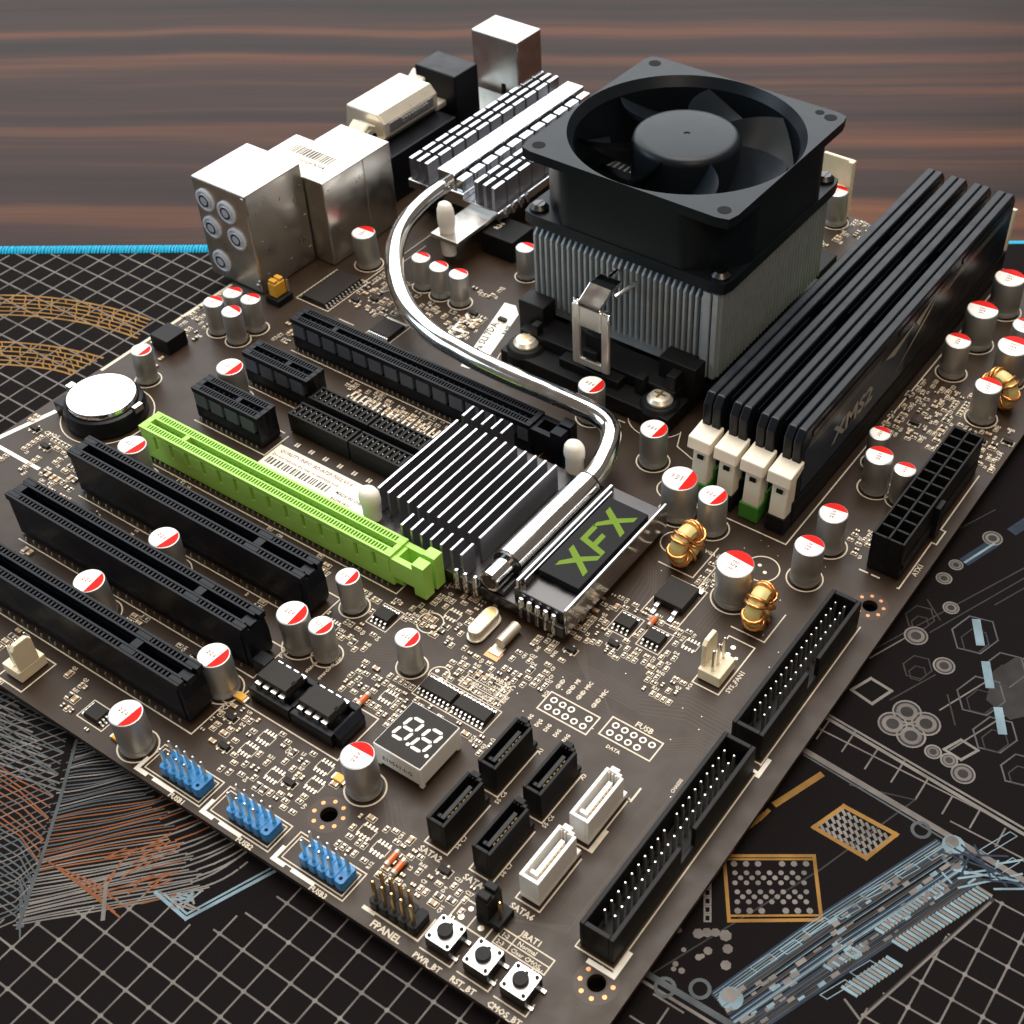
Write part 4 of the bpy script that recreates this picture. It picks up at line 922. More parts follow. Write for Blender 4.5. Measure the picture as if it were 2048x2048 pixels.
for x in (103.8, 152.3):
    sw = build(MB().lathe(x, 174.0, [(3.9, 6.8), (3.9, 7.4), (3.0, 8.5), (1.2, 9.0), (0, 9.0)], 20), "bracket_screw", 'nickel', brk)
    build(MB().box(x - 1.9, 173.6, 8.75, x + 1.9, 174.4, 9.06).box(x - .4, 172.1, 8.76, x + .4, 175.9, 9.05), "screw_recess", 'gold', brk, smooth=0)
occ(94, 165, 166, 274)
for x in (103.8, 152.3): SK.ring(x, 174, 9.2, .3, ZS, 30, pi * .9, pi * 1.9)
SK.strip([(111.5, 166.6), (124, 166.6)], .3, ZS); SK.strip([(133, 166), (145, 166.4)], .3, ZS); SK.strip([(161, 172), (163.5, 166), (172, 163)], .3, ZS)

# ================================================================ SMALL PARTS AND PRINT ON THE BOARD
def smd(x, y, horiz, big=False, silk=True):
    L, W, h = (1.8, 1.0, .6) if big else (1.15, .62, .45)
    hx, hy = (L / 2, W / 2) if horiz else (W / 2, L / 2)
    body = rnd.choice((BLK, BLK, CER, CER, CER))
    e = .34
    if horiz:
        body.box(x - hx + e, y - hy, .03, x + hx - e, y + hy, h); TER.box(x - hx, y - hy - .02, .02, x - hx + e, y + hy + .02, h + .03); TER.box(x + hx - e, y - hy - .02, .02, x + hx, y + hy + .02, h + .03)
    else:
        body.box(x - hx, y - hy + e, .03, x + hx, y + hy - e, h); TER.box(x - hx - .02, y - hy, .02, x + hx + .02, y - hy + e, h + .03); TER.box(x - hx - .02, y + hy - e, .02, x + hx + .02, y + hy, h + .03)
    if silk: SK.frame(x - hx - .24, y - hy - .24, x + hx + .24, y + hy + .24, .15, ZS)
REF = ["R12", "C33", "R7", "C81", "R45", "Q3", "RN2", "C9", "D4", "R68", "U9", "C27", "R31", "BC6", "L5"]
def field(x0, y0, x1, y1, n, txt=.5, big=.15, arrays=0):
    tries = 0; k = 0
    while k < arrays and tries < 200:                         # rows of bare pads with a printed frame
        tries += 1; x = rnd.uniform(x0, x1); y = rnd.uniform(y0, y1)
        if not free(x, y, x + 4.4, y + 4.2): continue
        occ(x, y, x + 4.4, y + 4.2); k += 1
        SK.frame(x + .3, y + .9, x + 4.1, y + 3.3, .2, ZS)
        for i in range(4):
            for yy in (y + .1, y + 3.0): TER.box(x + .5 + i * .95, yy, .01, x + .95 + i * .95, yy + 1.1, .12)
    n = int(n * 1.15); k = 0; tries = 0
    while k < n and tries < n * 14:
        tries += 1
        x = rnd.uniform(x0, x1); y = rnd.uniform(y0, y1); h = rnd.random() < .5; bg = rnd.random() < big
        if rnd.random() < .12:                               # three legged part
            if not free(x - 1.9, y - 1.7, x + 1.9, y + 1.7): continue
            occ(x - 1.8, y - 1.6, x + 1.8, y + 1.6); k += 1
            ICB.box(x - 1.4, y - .7, .1, x + 1.4, y + .7, 1.05)
            for lx_, ly in ((-.95, -1.15), (.95, -1.15), (0, 1.15)): TER.box(x + lx_ - .25, y + ly - .45, .03, x + lx_ + .25, y + ly + .45, .22)
            SK.frame(x - 1.8, y - 1.0, x + 1.8, y + 1.0, .16, ZS); continue
        c = rnd.choice((1, 1, 2, 2, 3, 4, 4, 5)); w_, l_ = ((1.3, .95) if bg else (.98, .72)) if h else ((.95, 1.3) if bg else (.72, .98))
        stp = (0, l_ * 2 + .12) if h else (w_ * 2 + .12, 0); px_, py_ = x, y; done = 0
        for q_ in range(c):
            if px_ > x1 or py_ > y1 or not free(px_ - w_, py_ - l_, px_ + w_, py_ + l_): break
            smd(px_, py_, h, bg, silk=not (rnd.random() < .25)); done += 1; px_ += stp[0]; py_ += stp[1]
        if not done: continue
        occ(x - w_ + .05, y - l_ + .05, max(px_ - stp[0], x) + w_ - .05, max(py_ - stp[1], y) + l_ - .05); k += done
        if rnd.random() < txt + .15:
            r = 0 if not h else pi / 2; tl_ = 2.9
            tx, ty = (x - 1.2, y + l_ + .35) if r == 0 else (x + w_ + 1.25, y - 1.2)
            ok_ = free(tx, ty, tx + tl_, ty + .9) if r == 0 else free(tx - .9, ty, tx, ty + tl_)
            if ok_:
                SK.text(rnd.choice(REF), tx, ty, ZS, 1.25, r, 'L', .035)
                occ(*((tx, ty, tx + tl_, ty + .9) if r == 0 else (tx - .9, ty, tx, ty + tl_)))
for hx, hy in HOLES: occ(hx - 5.2, hy - 5.2, hx + 5.2, hy + 5.2)
field(134, 70, 158, 92, 55, .5, .2, 2); field(168, 70, 184, 86, 26, .5, .2); field(179, 90, 206, 108, 70, .7, .15, 1)
field(203, 84, 212, 94, 14, .8); field(124, 56, 140, 73, 26, .5, .2, 1); field(142, 42, 160, 55, 40, .6, .2, 1)
field(122, 16, 137, 28, 26, .6, .2, 2); field(136, 12, 162, 28, 36, .6, .2, 3); field(164, 10, 186, 22, 22, .6, .2, 2); field(160, 48, 184, 53, 16, .8, .2)
field(184, 10, 205, 20, 34, .7, .15, 0); field(-1, 108, 12, 150, 38, .8, .5); field(0, 50, 30, 72, 30, .9, .4); field(24, 42, 36, 70, 24, .6, .3)
field(200, 206, 230, 236, 70, .5, .4); field(222, 154, 229, 164, 14, .7); field(66, 125, 118, 137, 64, .1, .7); field(36, 166, 56, 186, 40, .5, .3); field(58, 168, 80, 184, 34, .3, .4)
field(142, 280, 176, 304, 36, .4, .4); field(40, 46, 118, 56, 24, .3, .3); field(40, 66, 118, 76, 22, .3, .3); field(40, 26, 116, 36, 14, .3, .3); field(84, 2, 122, 12, 9, .5, .3)
field(160, 60, 178, 72, 24, .8, .1); field(196, 120, 202, 134, 12, .7); field(222, 206, 243, 226, 24, .6, .3); field(60, 186, 100, 214, 20, .5, .3); field(0, 2, 70, 14, 30, .5, .3); field(30, 138, 40, 155, 14, .4, .5); field(70, 86, 112, 92, 6, .2, .5)
for k in range(7):                                            # bare pad pairs in a row below the receptacles
    x = 72 + k * 5.4
    for d in (0, .9): TER.box(x + d, 104.4, .01, x + d + .55, 106.0, .1)
# plain rows of pins beside slots, strips of print near the rear
for x in range(0, 24): TER.box(70 + x * 1.9, 127.6 + .25 * sin(x), .01, 70.7 + x * 1.9, 133.2, .10)
for y, w_ in ((222, 1.4), (225, .7), (219, .7)): pass
for k, (x0, w_) in enumerate(((210.4, .8), (213.0, 1.3), (216.0, .7), (223.0, 1.2), (226.2, .7))): TR.strip([(x0, 205), (x0, 238)], w_ * 1.6, .012)
for x0, y0, x1, y1 in ((33, 178, 33, 214), (36, 178, 36, 206), (40, 158, 46, 158), (41, 176, 47, 186), (44, 150, 60, 150)): TR.strip([(x0, y0), (x1, y1)], 1.6, .012); SK.strip([(x0 + 1.2, y0), (x1 + 1.2, y1)], .3, ZS)
SW.strip([(1.0, 57.0), (19, 57.0)], 1.2, ZS + .01); SW.strip([(-.8, 60), (3, 76)], 1.6, ZS + .01); SK.strip([(-.9, 98), (-.9, 152)], 1.1, ZS)
for t_, x, y, sz, r in (("USE CR2032", 20, 66.6, 2.3, 0), ("CMOS", 8, 68, 2.0, .1), ("PCI1", 124.8, 23.5, 1.9, pi / 2), ("PCI2", 124.8, 44, 1.9, pi / 2), ("JGPIO", 176.4, 64.6, 1.9, pi / 2), ("FUSB", 208.2, 75.2, 2.2, 0), ("DATA", 206, 66.2, 1.4, 0), ("JB10BSLC", 170.0, 67.6, 2.0, 0), ("JBAT1", 218.2, 16.4, 2.0, 0), ("SW", 224.6, 11.6, 1.5, 0), ("standard 0.5.1", 133, 44, 1.5, pi / 2), ("overclock ver.", 137, 44, 1.5, pi / 2), ("CHASSIS", 226, 64, 1.2, pi / 2), ("VGA DIMM B", 192, 133.8, 1.6, 0), ("12 34", 243, 212, 1.8, pi / 2)):
    SK.text(t_, x, y, ZS, sz, r, 'L', .025)
# printed tables and unpopulated headers
def hdr(x0, y0, cols, miss, w_=1):
    SK.frame(x0 - 2, y0 - 4.2, x0 + 2.54 * (cols - 1) + 2, y0 + 1.8, .38, ZS)
    for i in range(cols):
        for j in range(2):
            if (i, j) in miss: continue
            SW.ring(x0 + 2.54 * i, y0 - 2.54 * j, .72, .42, ZS + .01, 14)
            SO.disc(x0 + 2.54 * i, y0 - 2.54 * j, .42, ZS + .005, 8) if False else None
hdr(204.57, 72.77 - 0.0, 5, {(4, 1)}); hdr(188.01, 70.8, 5, {(3, 0)})
for i, (a, l) in enumerate(((186.9, 3), (190.0, 5.2), (193, 6), (197.4, 7.4))): SK.text("GND MIC +5V"[:int(l * 1.2)], a, 74.0, ZS, 1.5, pi / 2, 'L', .04)
for a in (186.8, 189.4, 192, 194.8, 197.4): SK.text("DIG", a, 62.0, ZS, 1.4, pi / 2, 'L', .04)
SK.frame(166.0, 61.8, 177.6, 67.2, .3, ZS); SK.strip([(166, 65.2), (177.6, 65.2)], .22, ZS); SK.strip([(166, 63.5), (177.6, 63.5)], .22, ZS); SK.strip([(169, 61.8), (169, 67.2)], .22, ZS)
for y in (65.6, 63.9, 62.2): SK.text("7-8 NORMAL", 169.4, y, ZS, 1.25, 0, 'L', .02); SK.text("12", 166.7, y, ZS, 1.25, 0, 'L', .02)
SK.frame(214.4, 12.0, 227.6, 15.8, .3, ZS); SK.strip([(218, 12), (218, 15.8)], .25, ZS); SK.strip([(214.4, 13.9), (227.6, 13.9)], .25, ZS)
SK.text("Normal", 219, 14.3, ZS, 1.5, 0, 'L', .02); SK.text("Clear CMOS", 218.6, 12.4, ZS, 1.4, 0, 'L', .02); SK.text("1-2", 214.9, 14.3, ZS, 1.4, 0, 'L', .02); SK.text("2-3", 214.9, 12.4, ZS, 1.4, 0, 'L', .02)
SK.frame(203.2, 11.6, 212.6, 17.0, .35, ZS); SK.strip([(208, 11.6), (208, 17)], .3, ZS); SO.disc(205.4, 13.0, .7, ZS + .02); SO.disc(206, 15.6, .6, ZS + .02); SO.disc(210.5, 13.2, .7, ZS + .02)
# white printed emblem beside the bracket
em = [(76.6, 193.8), (82.6, 195.6), (86.8, 192.6), (94.6, 166.4), (90.2, 160.8), (86.0, 160.4)]
SW.poly([(79.5, 194.8), (83.6, 195.4), (87.2, 192.0), (93.6, 166.0), (91.4, 161.0), (88.4, 160.6)], ZS + .02)
tk = MB(); tk.text("750a SLI", 89.6, 166, ZS + .035, 3.4, radians(104), 'L', .02); tk.text("7DA", 86.6, 178, ZS + .035, 3.6, radians(104), 'L', .02); tk.text("BASE", 90.4, 181, ZS + .035, 2.2, radians(104), 'L', .04)
SW.text("XFX", 80.6, 168.0, ZS + .02, 8.5, radians(96), 'L', .02)
# solder pads round the mounting holes
for hx, hy in HOLES:
    TR.ring(hx, hy, 3.6, 2.4, .012, 30)
    for k in range(8): a = 2 * pi * k / 8 + .3; CU.ring(hx + 3.5 * cos(a), hy + 3.5 * sin(a), .36, .3, ZS + .02, 10); CU.disc(hx + 3.6 * cos(a), hy + 3.6 * sin(a), .25, ZS + .01, 8)
SW.text("H3", hx, hy, ZS, .01) if False else None
CU.ring(236.4, 3.8, .6, .5, ZS, 14); TR.ring(236.4, 3.8, 1.0, .6, .012, 14)
# faint copper lines under the mask
for k in range(7): TR.strip([(176 + k * 1.2, 92 - k * .3), (186 + k * 1.1, 84 - k * .8), (203 + k * .9, 84 - k * .8), (214 + k * .6, 90 - k * 1.1), (228, 90 - k * 1.2)], .38, .012)
for k in range(6): TR.strip([(180, 79.6 - k * .9), (196 + k, 79.6 - k * .9), (201 + k, 75.5 - k * .9), (216, 75.5 - k * .9), (223, 81 - k), (229, 81 - k)], .3, .012)
for k in range(4): TR.strip([(176 - k, 28 - k * .6), (181 - k, 23.6 - k * .7), (206, 19.2 - k * .5), (214, 17.8 + k * .2), (226, 24 - k * .6), (226, 70)], .34, .012)
for k in range(10): TR.strip([(222 + .6 * k, 26), (222 + .6 * k, 84 - k)], .2, .012)
for k in range(6): TR.strip([(178 + k * 1.4, 126 - k), (183 + k * 1.4, 118 - k), (184 + k * 1.4, 108)], .36, .012)
for k in range(5): TR.strip([(131 + k * 2, 54), (147, 62 - k), (150, 66 - k)], .3, .012)
for k in range(4): TR.strip([(204 + k, 110), (204 + k, 130 - k * 2)], .4, .012)
for k in range(60):
    x, y = rnd.uniform(176, 228), rnd.uniform(60, 150)
    if free(x - .4, y - .4, x + .4, y + .4): SO.disc(x, y, .16, ZS, 6)
TRx = build(TR, "copper_traces", 'trace', board, smooth=0, kind="stuff")
build(SK, "silkscreen_print", 'silk', board, smooth=0, kind="stuff"); build(SW, "silkscreen_blocks", 'silkw', board, smooth=0, kind="stuff"); build(tk, "emblem_lettering", 'inkb', board, smooth=0, kind="stuff")
build(CU, "copper_pads", 'copper', board, smooth=0, kind="stuff"); build(SO, "solder_dots", 'solder', board, smooth=0, kind="stuff")
build(ICB, "surface_transistors", 'ic', mb_o, smooth=0, kind="stuff"); build(BLK, "surface_resistors", 'resist', mb_o, smooth=0, kind="stuff"); build(CER, "surface_capacitors", 'ceramic', mb_o, smooth=0, kind="stuff"); build(TER, "solder_terminals", 'solder', mb_o, smooth=0, kind="stuff")
# glass diodes and small yellow parts
for x, y, r in ((184.6, 15.4, 1), (187.2, 14.6, 1), (194.4, 104.8, 1), (150.4, 45.0, 1)):
    d = build(MB().tube([(x, y - 1.3, .9), (x, y + 1.3, .9)], .75, 10), "glass_diode", 'diode', mb_o)
    build(MB().tube([(x, y - 2.1, .9), (x, y - 1.3, .9)], .77, 10).tube([(x, y + 1.3, .9), (x, y + 2.1, .9)], .77, 10), "end_cap", 'solder', d, kind="stuff")
for x, y in ((110.4, 4.8), (161.0, 24.8), (125.6, 29.4)):
    d = build(MB().box(x - 1.3, y - 1.0, .1, x + 1.3, y + 1.0, 1.2), "indicator_lamp", 'yellow', mb_o, smooth=0, bevel=.2); build(MB().box(x - 1.9, y - .9, .05, x - 1.3, y + .9, .8).box(x + 1.3, y - .9, .05, x + 1.9, y + .9, .8), "end_cap", 'solder', d, smooth=0)

# ================================================================ THINGS THAT SIT ON THE BOARD
# coin cell
cc = empty("coin_cell", (17.0, 84.2, 4.4), "shiny round coin cell lying in its black holder", "battery")
build(MB().lathe(17.0, 84.2, [(9.9, 4.6), (10.0, 5.0), (10.0, 7.2), (9.75, 7.6), (9.3, 7.7), (0, 7.7)], 48), "cell_can", 'chrome', cc)
# jumper caps
def jumper(cx, cy, z, L, W, H, ma, label, name):
    r0 = empty("jumper_cap", (cx, cy, z), label, "jumper", None)
    build(MB().box(cx - W / 2, cy - L / 2, z, cx + W / 2, cy + L / 2, z + H - 1.2).box(cx - W / 2 + .25, cy - L / 2 + .25, z + H - 1.2, cx + W / 2 - .25, cy - .4, z + H).box(cx - W / 2 + .25, cy + .4, z + H - 1.2, cx + W / 2 - .25, cy + L / 2 - .25, z + H), "plastic_body", ma, r0, smooth=0, bevel=.25)
jumper(18.2, 155.0, 2.5, 4.6, 3.2, 6.0, 'yellow', "small yellow jumper cap in front of the tall metal audio jack block", 0)
hb = build(MB().box(15.6, 151.6, .2, 21.4, 158.4, 2.4), "pin_header", 'blackm', mb_o, smooth=0, bevel=.2)
pp_ = MB(); pins_boxes(pp_, [(18.2, 153.6), (18.2, 156.2), (20.4, 157.6)], 2.4, 7.6, .3); build(pp_, "contact_pins", 'tin', hb, kind="stuff")
jumper(210.2, 16.9, 2.5, 4.9, 3.4, 7.2, 'blackm', "black jumper cap between the white ports and the push buttons", 0)
hb = build(MB().box(208.4, 14.3, .2, 214.6, 19.6, 2.4), "pin_header", 'blackm', mb_o, smooth=0, bevel=.2)
pp_ = MB(); pins_boxes(pp_, [(210.2, 15.6), (210.2, 18.2), (213.4, 16.6)], 2.4, 8.2, .3); build(pp_, "contact_pins", 'gold', hb, kind="stuff")

# memory modules
ORD = ("first memory module, the one next to the fan and its fins", "second memory module counted from the fan", "third memory module counted from the fan", "outermost memory module with striped navy side facing the power connector")
mod0 = None
for k, u in enumerate(RU):
    r0 = empty("memory_module", (u, 228, 4.0), ORD[k], "memory module", "black memory modules in the four sockets")
    build(MB().box(u - .65, 156.6, 4.0, u + .65, 300.0, 8.7), "module_board", 'blackp', r0, smooth=0)
    for s_, nm in ((-1, "inner"), (1, "outer")):
        x0, x1 = sorted((u + s_ * .14, u + s_ * 2.75))
        pr = [(156.4, 8.8), (156.4, 28.6), (158.4, 31.6), (297.6, 31.6), (300.2, 28.6), (300.2, 8.8)]
        h = build(MB().extr(pr, 'x', x0, x1), "heat_spreader", 'ramb', r0, smooth=0, bevel=.45) if 'ramb' in M else None
        if h is None:
            M['ramb'] = mat("black_anodised_metal", (0.0045, 0.006, 0.0095), 0.36, 0.0, 0.26, bump=.04, bscale=1500, rvar=.07)
            h = build(MB().extr(pr, 'x', x0, x1), "heat_spreader", 'ramb', r0, smooth=0, bevel=.45)
    xr = u + 2.75
    rb = MB()
    for y0, y1 in ((162, 206), (214, 250), (258, 296)): rb.box(xr, y0, 27.4, xr + .35, y1, 29.2)
    build(rb, "spreader_rib", 'ramb', r0, smooth=0, bevel=.15)
    if k == 3:
        build(MB().box(xr, 158.5, 10.0, xr + .12, 222, 24.5), "side_label", 'ramp', r0, smooth=0)
        t = MB()
        for i, (z, y0, y1) in enumerate(((26.4, 160, 203), (25.5, 160, 203), (24.8, 160, 202), (26.4, 243, 296), (25.5, 243, 295), (24.7, 243, 294))): t.add([(xr + .42, y0, z), (xr + .42, y1, z), (xr + .42, y1, z + .35), (xr + .42, y0, z + .35)], [(0, 1, 2, 3)])
        t.box(xr + .35, 160, 24.6, xr + .4, 203, 26.9); t.v = t.v[:24]; t.f = t.f[:6]
        build(t, "printed_stripes", 'ramprint', r0, smooth=0, kind="stuff")
        t = MB().text("XMS2", 0, 0, 0, 8.0, 0, 'L', .03); t.xf(lambda a, b2, c: (xr + .2, 176 + a * 1.25, 14.6 + b2 + a * .0)); build(t, "printed_name", 'ramprint2', r0, smooth=0)
        t = MB()
        for P4 in (((206, 24), (213, 21.5), (226, 25.5)), ((226, 25.4), (238, 27.2), (229, 22.4)), ((214, 12.5), (236, 22.5), (240, 26.0), (232, 22.2)), ((246, 23), (256, 24.6), (262, 27))):
            t.add([(xr + .22, y, z) for y, z in P4], [tuple(range(len(P4)))])
        build(t, "printed_emblem", 'ramprint2', r0, smooth=0)

# ---------------- chipset cooler with heat pipe
hp = empty("heat_pipe_cooler", (146, 112, .4), "silver finned chipset heatsink joined by a bent heat pipe to a second heatsink", "heatsink")
ba = MB().box(113.2, 86.4, 1.6, 153.6, 135.2, 5.4).box(153.6, 86.6, 1.6, 179.6, 134.4, 5.4).box(153.0, 87.2, 5.4, 161.0, 133.6, 7.2).box(163.6, 88.0, 5.4, 179.4, 133.0, 9.6)
ba.box(131, 97, .1, 166, 126, 1.6)
bs = build(ba, "heatsink_base", 'aludark', hp, smooth=0, bevel=.3, label="dark metal base of the chipset heatsink")
fin0 = MB().box(-.4, -16.9, 5.4, .4, 16.9, 14.0)
fin = build(fin0, "cooling_fin", 'finbody', hp, at=(0, 0, 5.4), smooth=0, bevel=.15, top='alu')
for k in range(11):
    at_ = (114.9 + 3.37 * k, 110.7, 5.4)
    if k == 0: place(fin, at_, hp)
    else: clone(fin, hp, at_)
fs_ = build(MB().box(-.4, -2.6, 5.4, .4, 2.6, 14.0), "cooling_fin", 'finbody', hp, at=(0, 0, 5.4), smooth=0, bevel=.15, top='alu')
sp = [(114.9 + 3.37 * k, 132.2, 5.4) for k in range(5)] + [(129.0 + 3.25 * k, 89.0, 5.4) for k in range(7)]
for k, at_ in enumerate(sp):
    if k == 0: place(fs_, at_, hp)
    else: clone(fs_, hp, at_)
lump = build(MB().lathe(0, 0, [(.95, 1.6), (.95, 7.2), (.6, 8.2), (0, 8.4)], 12), "edge_stud", 'alu', hp, at=(0, 0, 1.6))
lp = [(152.2, 86.8, 1.6), (149.4, 86.3, 1.6), (146.6, 86.2, 1.6)] + [(166.4 + 2.5 * k, 87.4, 1.6) for k in range(5)] + [(168.5, 133.4, 1.6), (172.5, 133.4, 1.6), (176.5, 133.2, 1.6)]
for k, at_ in enumerate(lp):
    if k == 0: place(lump, at_, hp)
    else: clone(lump, hp, at_)
cl = MB().tube([(157.2, 94.4, 9.4), (157.3, 129.6, 9.4)], 4.3, 26)
build(cl, "pipe_clamp", 'chrome', hp)
for y in (94.0, 130.0): build(MB().tube([(157.2, y - .5, 9.4), (157.2, y + .5, 9.4)], 4.05, 24), "clamp_collar", 'aludark', hp)
def crom(P, n=6):
    out = []
    for i in range(len(P) - 1):
        p0 = P[max(i - 1, 0)]; p1 = P[i]; p2 = P[i + 1]; p3 = P[min(i + 2, len(P) - 1)]
        for j in range(n):
            t = j / n; out.append(tuple(.5 * ((2 * p1[c]) + (-p0[c] + p2[c]) * t + (2 * p0[c] - 5 * p1[c] + 4 * p2[c] - p3[c]) * t * t + (-p0[c] + 3 * p1[c] - 3 * p2[c] + p3[c]) * t ** 3) for c in range(3)))
    out.append(P[-1]); return out
path = [(157.0, 86.6, 9.2), (157.1, 100, 9.2), (157.2, 120, 9.2), (157.2, 132.5, 10.0), (156.6, 138.6, 11.6), (155.0, 144.4, 13.2), (151.6, 148.6, 14.2), (146.2, 150.3, 14.8), (138.4, 150.4, 15), (127.6, 150.4, 15), (116.7, 150.3, 15), (105.2, 150.7, 15), (96.8, 151.6, 15), (88.6, 152.6, 15), (80.5, 154.8, 15), (70.6, 159.2, 15), (60.3, 166.6, 15), (51.4, 175.4, 15), (43.3, 186.2, 15), (38.4, 197, 15), (35.8, 209.4, 15), (35.2, 221, 15), (35.4, 240, 15), (35.0, 296, 15)]
build(MB().tube(crom(path, 5), 3.05, 20), "heat_pipe", 'chrome', hp, smooth=60, label="bright bent heat pipe")
build(MB().lathe(0, 0, [(2.2, 0), (2.2, .15), (.6, .5), (0, .5)], 16).xf(lambda a, b2, c: (157 + a, 86.55 - c, 9.2 + b2)), "pipe_crimp", 'aludark', hp)
pt = build(MB().box(166.2, 95.0, 9.6, 178.6, 127.0, 11.9), "name_plate", 'plate', hp, smooth=0, bevel=.2, label="glossy black plate with green lettering")
build(MB().box(164.0, 88.4, 9.6, 165.0, 131.0, 12.4), "side_rail", 'alu', hp, smooth=0, bevel=.25); build(MB().box(165.4, 90, 9.6, 166.0, 129.0, 12.1), "side_rail", 'alu', hp, smooth=0, bevel=.15)
build(MB().box(179.4, 87.2, 3.0, 180.3, 133.6, 11.6), "side_rail", 'alu', hp, smooth=0, bevel=.25)
lg = MB()
def lx(pts_): lg.poly([(177.0 - b2 * .92, 98.4 + a * .9) for a, b2 in pts_], 11.93)     # a runs along the plate, b2 up
def X(o): lx([(o + a, b2) for a, b2 in ((0, 0), (2.3, 0), (4.7, 3.4), (7.4, .2), (9.5, .2), (5.9, 4.9), (8.8, 9.2), (6.5, 9.2), (4.4, 6.3), (1.4, 8.8), (-.7, 8.8), (3.4, 4.6))])
X(.8); lx([(10.2, .2), (12.1, .2), (13.0, 3.5), (17.4, 3.5), (17.9, 5.1), (13.4, 5.1), (14.0, 7.4), (19.0, 7.4), (19.6, 9.0), (12.5, 9.0)]); X(19.4)
build(lg, "plate_lettering", 'logo', pt, smooth=0)
def pushpin(x, y, z0, h, sx=1.0):
    prof = [(2.7, z0), (2.75, z0 + h * .5), (3.1, z0 + h * .58), (3.2, z0 + h * .7), (3.0, z0 + h * .86), (2.3, z0 + h * .96), (1.2, z0 + h), (0, z0 + h)]
    build(MB().lathe(x, y, prof, 20, 1.0, .82 * sx), "push_pin", 'nylon', hp, smooth=50)
pushpin(114.2, 91.0, 4.0, 11.5); pushpin(148.3, 136.4, 4.0, 11.5); pushpin(48.6, 205.0, 2.0, 19.5)
build(MB().box(108.2, 88.6, 1.6, 113.4, 95.4, 4.6), "pin_lug", 'steel', hp, smooth=0, bevel=.3); build(MB().box(144.6, 134.6, 1.6, 152, 139.4, 4.4), "pin_lug", 'aludark', hp, smooth=0, bevel=.3); build(MB().box(44.5, 201, 9, 56, 222, 10.6), "pin_lug", 'steel', hp, smooth=0, bevel=.3)
# second heatsink beside the ports
vb = MB().box(18.8, 220.6, 9.6, 58.4, 301, 12.8).box(30.4, 220.4, 12.8, 43.4, 301, 15.0)
build(vb, "heatsink_base", 'alu', hp, smooth=0, bevel=.3, label="base of the heatsink beside the ports")
fv = build(MB().box(-.75, -3.0, 12.8, .75, 3.0, 21.0), "cooling_fin", 'finbody', hp, at=(0, 0, 12.8), smooth=0, bevel=.2, top='alu')
cnt = 0
for u in (20.4, 23.8, 27.2, 48.6, 52.2, 55.8):
    for k in range(11):
        at_ = (u - .32 * (0 if u > 40 else k * .12), 224.4 + 7.15 * k, 12.8)
        if cnt == 0: place(fv, at_, hp)
        else: clone(fv, hp, at_)
        cnt += 1
sv = build(MB().box(-3.6, -3.35, 15.0, 3.6, 3.35, 20.4), "cooling_block", 'alu', hp, at=(0, 0, 15), smooth=0, bevel=.2)
sv2 = build(MB().box(-1.5, -2.9, 14.8, 1.5, 2.9, 19.4), "cooling_block", 'alu', hp, at=(0, 0, 14.8), smooth=0, bevel=.4)
for k in range(11):
    at_ = (35.4, 225.2 + 7.0 * k, 15)
    if k == 0: place(sv, at_, hp); place(sv2, (41.4, 224.4, 14.8), hp)
    else: clone(sv, hp, at_); clone(sv2, hp, (41.4, 224.4 + 7.0 * k, 14.8))
for k in range(4): build(MB().lathe(58.5, 224 + 4 * k, [(.9, 9.8), (.9, 12.6), (.5, 13.4), (0, 13.5)], 10), "edge_stud", 'alu', hp)
for k in range(5): build(MB().box(22 + k * 7.2, 224, 1.0, 28 + k * 7.2, 290, 2.4) if k < 1 else MB().box(46, 216 + k * 14, .2, 54, 226 + k * 14, 2.6), "driver_chip", 'ic', mb_o, smooth=0, bevel=.15)
build(MB().box(24, 226, 2.4, 54, 298, 9.6), "thermal_block", 'aludark', hp, smooth=0)

# ---------------- cpu cooler
co = empty("cpu_cooler", (130, 220, 8.6), "cpu cooler of grey aluminium fins with a black fan on top", "cooler")
hs = build(MB().box(100, 189, 8.6, 161.6, 250.6, 14.0).box(116, 206, 14.0, 146, 234, 34), "heatsink_base", 'fin', co, smooth=0)
fp_ = [(187.2, 13.0), (187.2, 36.6), (191.6, 40.9), (248, 40.9), (252, 36.6), (252, 13.0)]
f0 = build(MB().extr(fp_, 'x', -.36, .36), "cooling_fin", 'fin', co, at=(0, 219.6, 13), smooth=0)
for k in range(31):
    at_ = (98.6 + 2.02 * k, 219.6, 13)
    if k == 0: place(f0, at_, co)
    else: clone(f0, co, at_)
ep = MB().extr([(187.2, 10.5), (187.2, 40.4), (252, 40.4), (252, 10.5)], 'x', 160.6, 162.6)
build(ep, "end_plate", 'fin', co, smooth=0, bevel=.2)
rg = MB()
for k in range(33): rg.box(162.6, 188 + k * 1.95, 10.8, 163.25, 189.0 + k * 1.95, 40.2)
build(rg, "end_plate_ribs", 'fin', co, smooth=0, kind="stuff")
build(MB().box(157.8, 186.2, 10.5, 160.2, 187.2, 40.0).box(160.8, 186.4, 10.5, 162.6, 187.2, 40.0), "corner_strip", 'fin', co, smooth=0, bevel=.2)
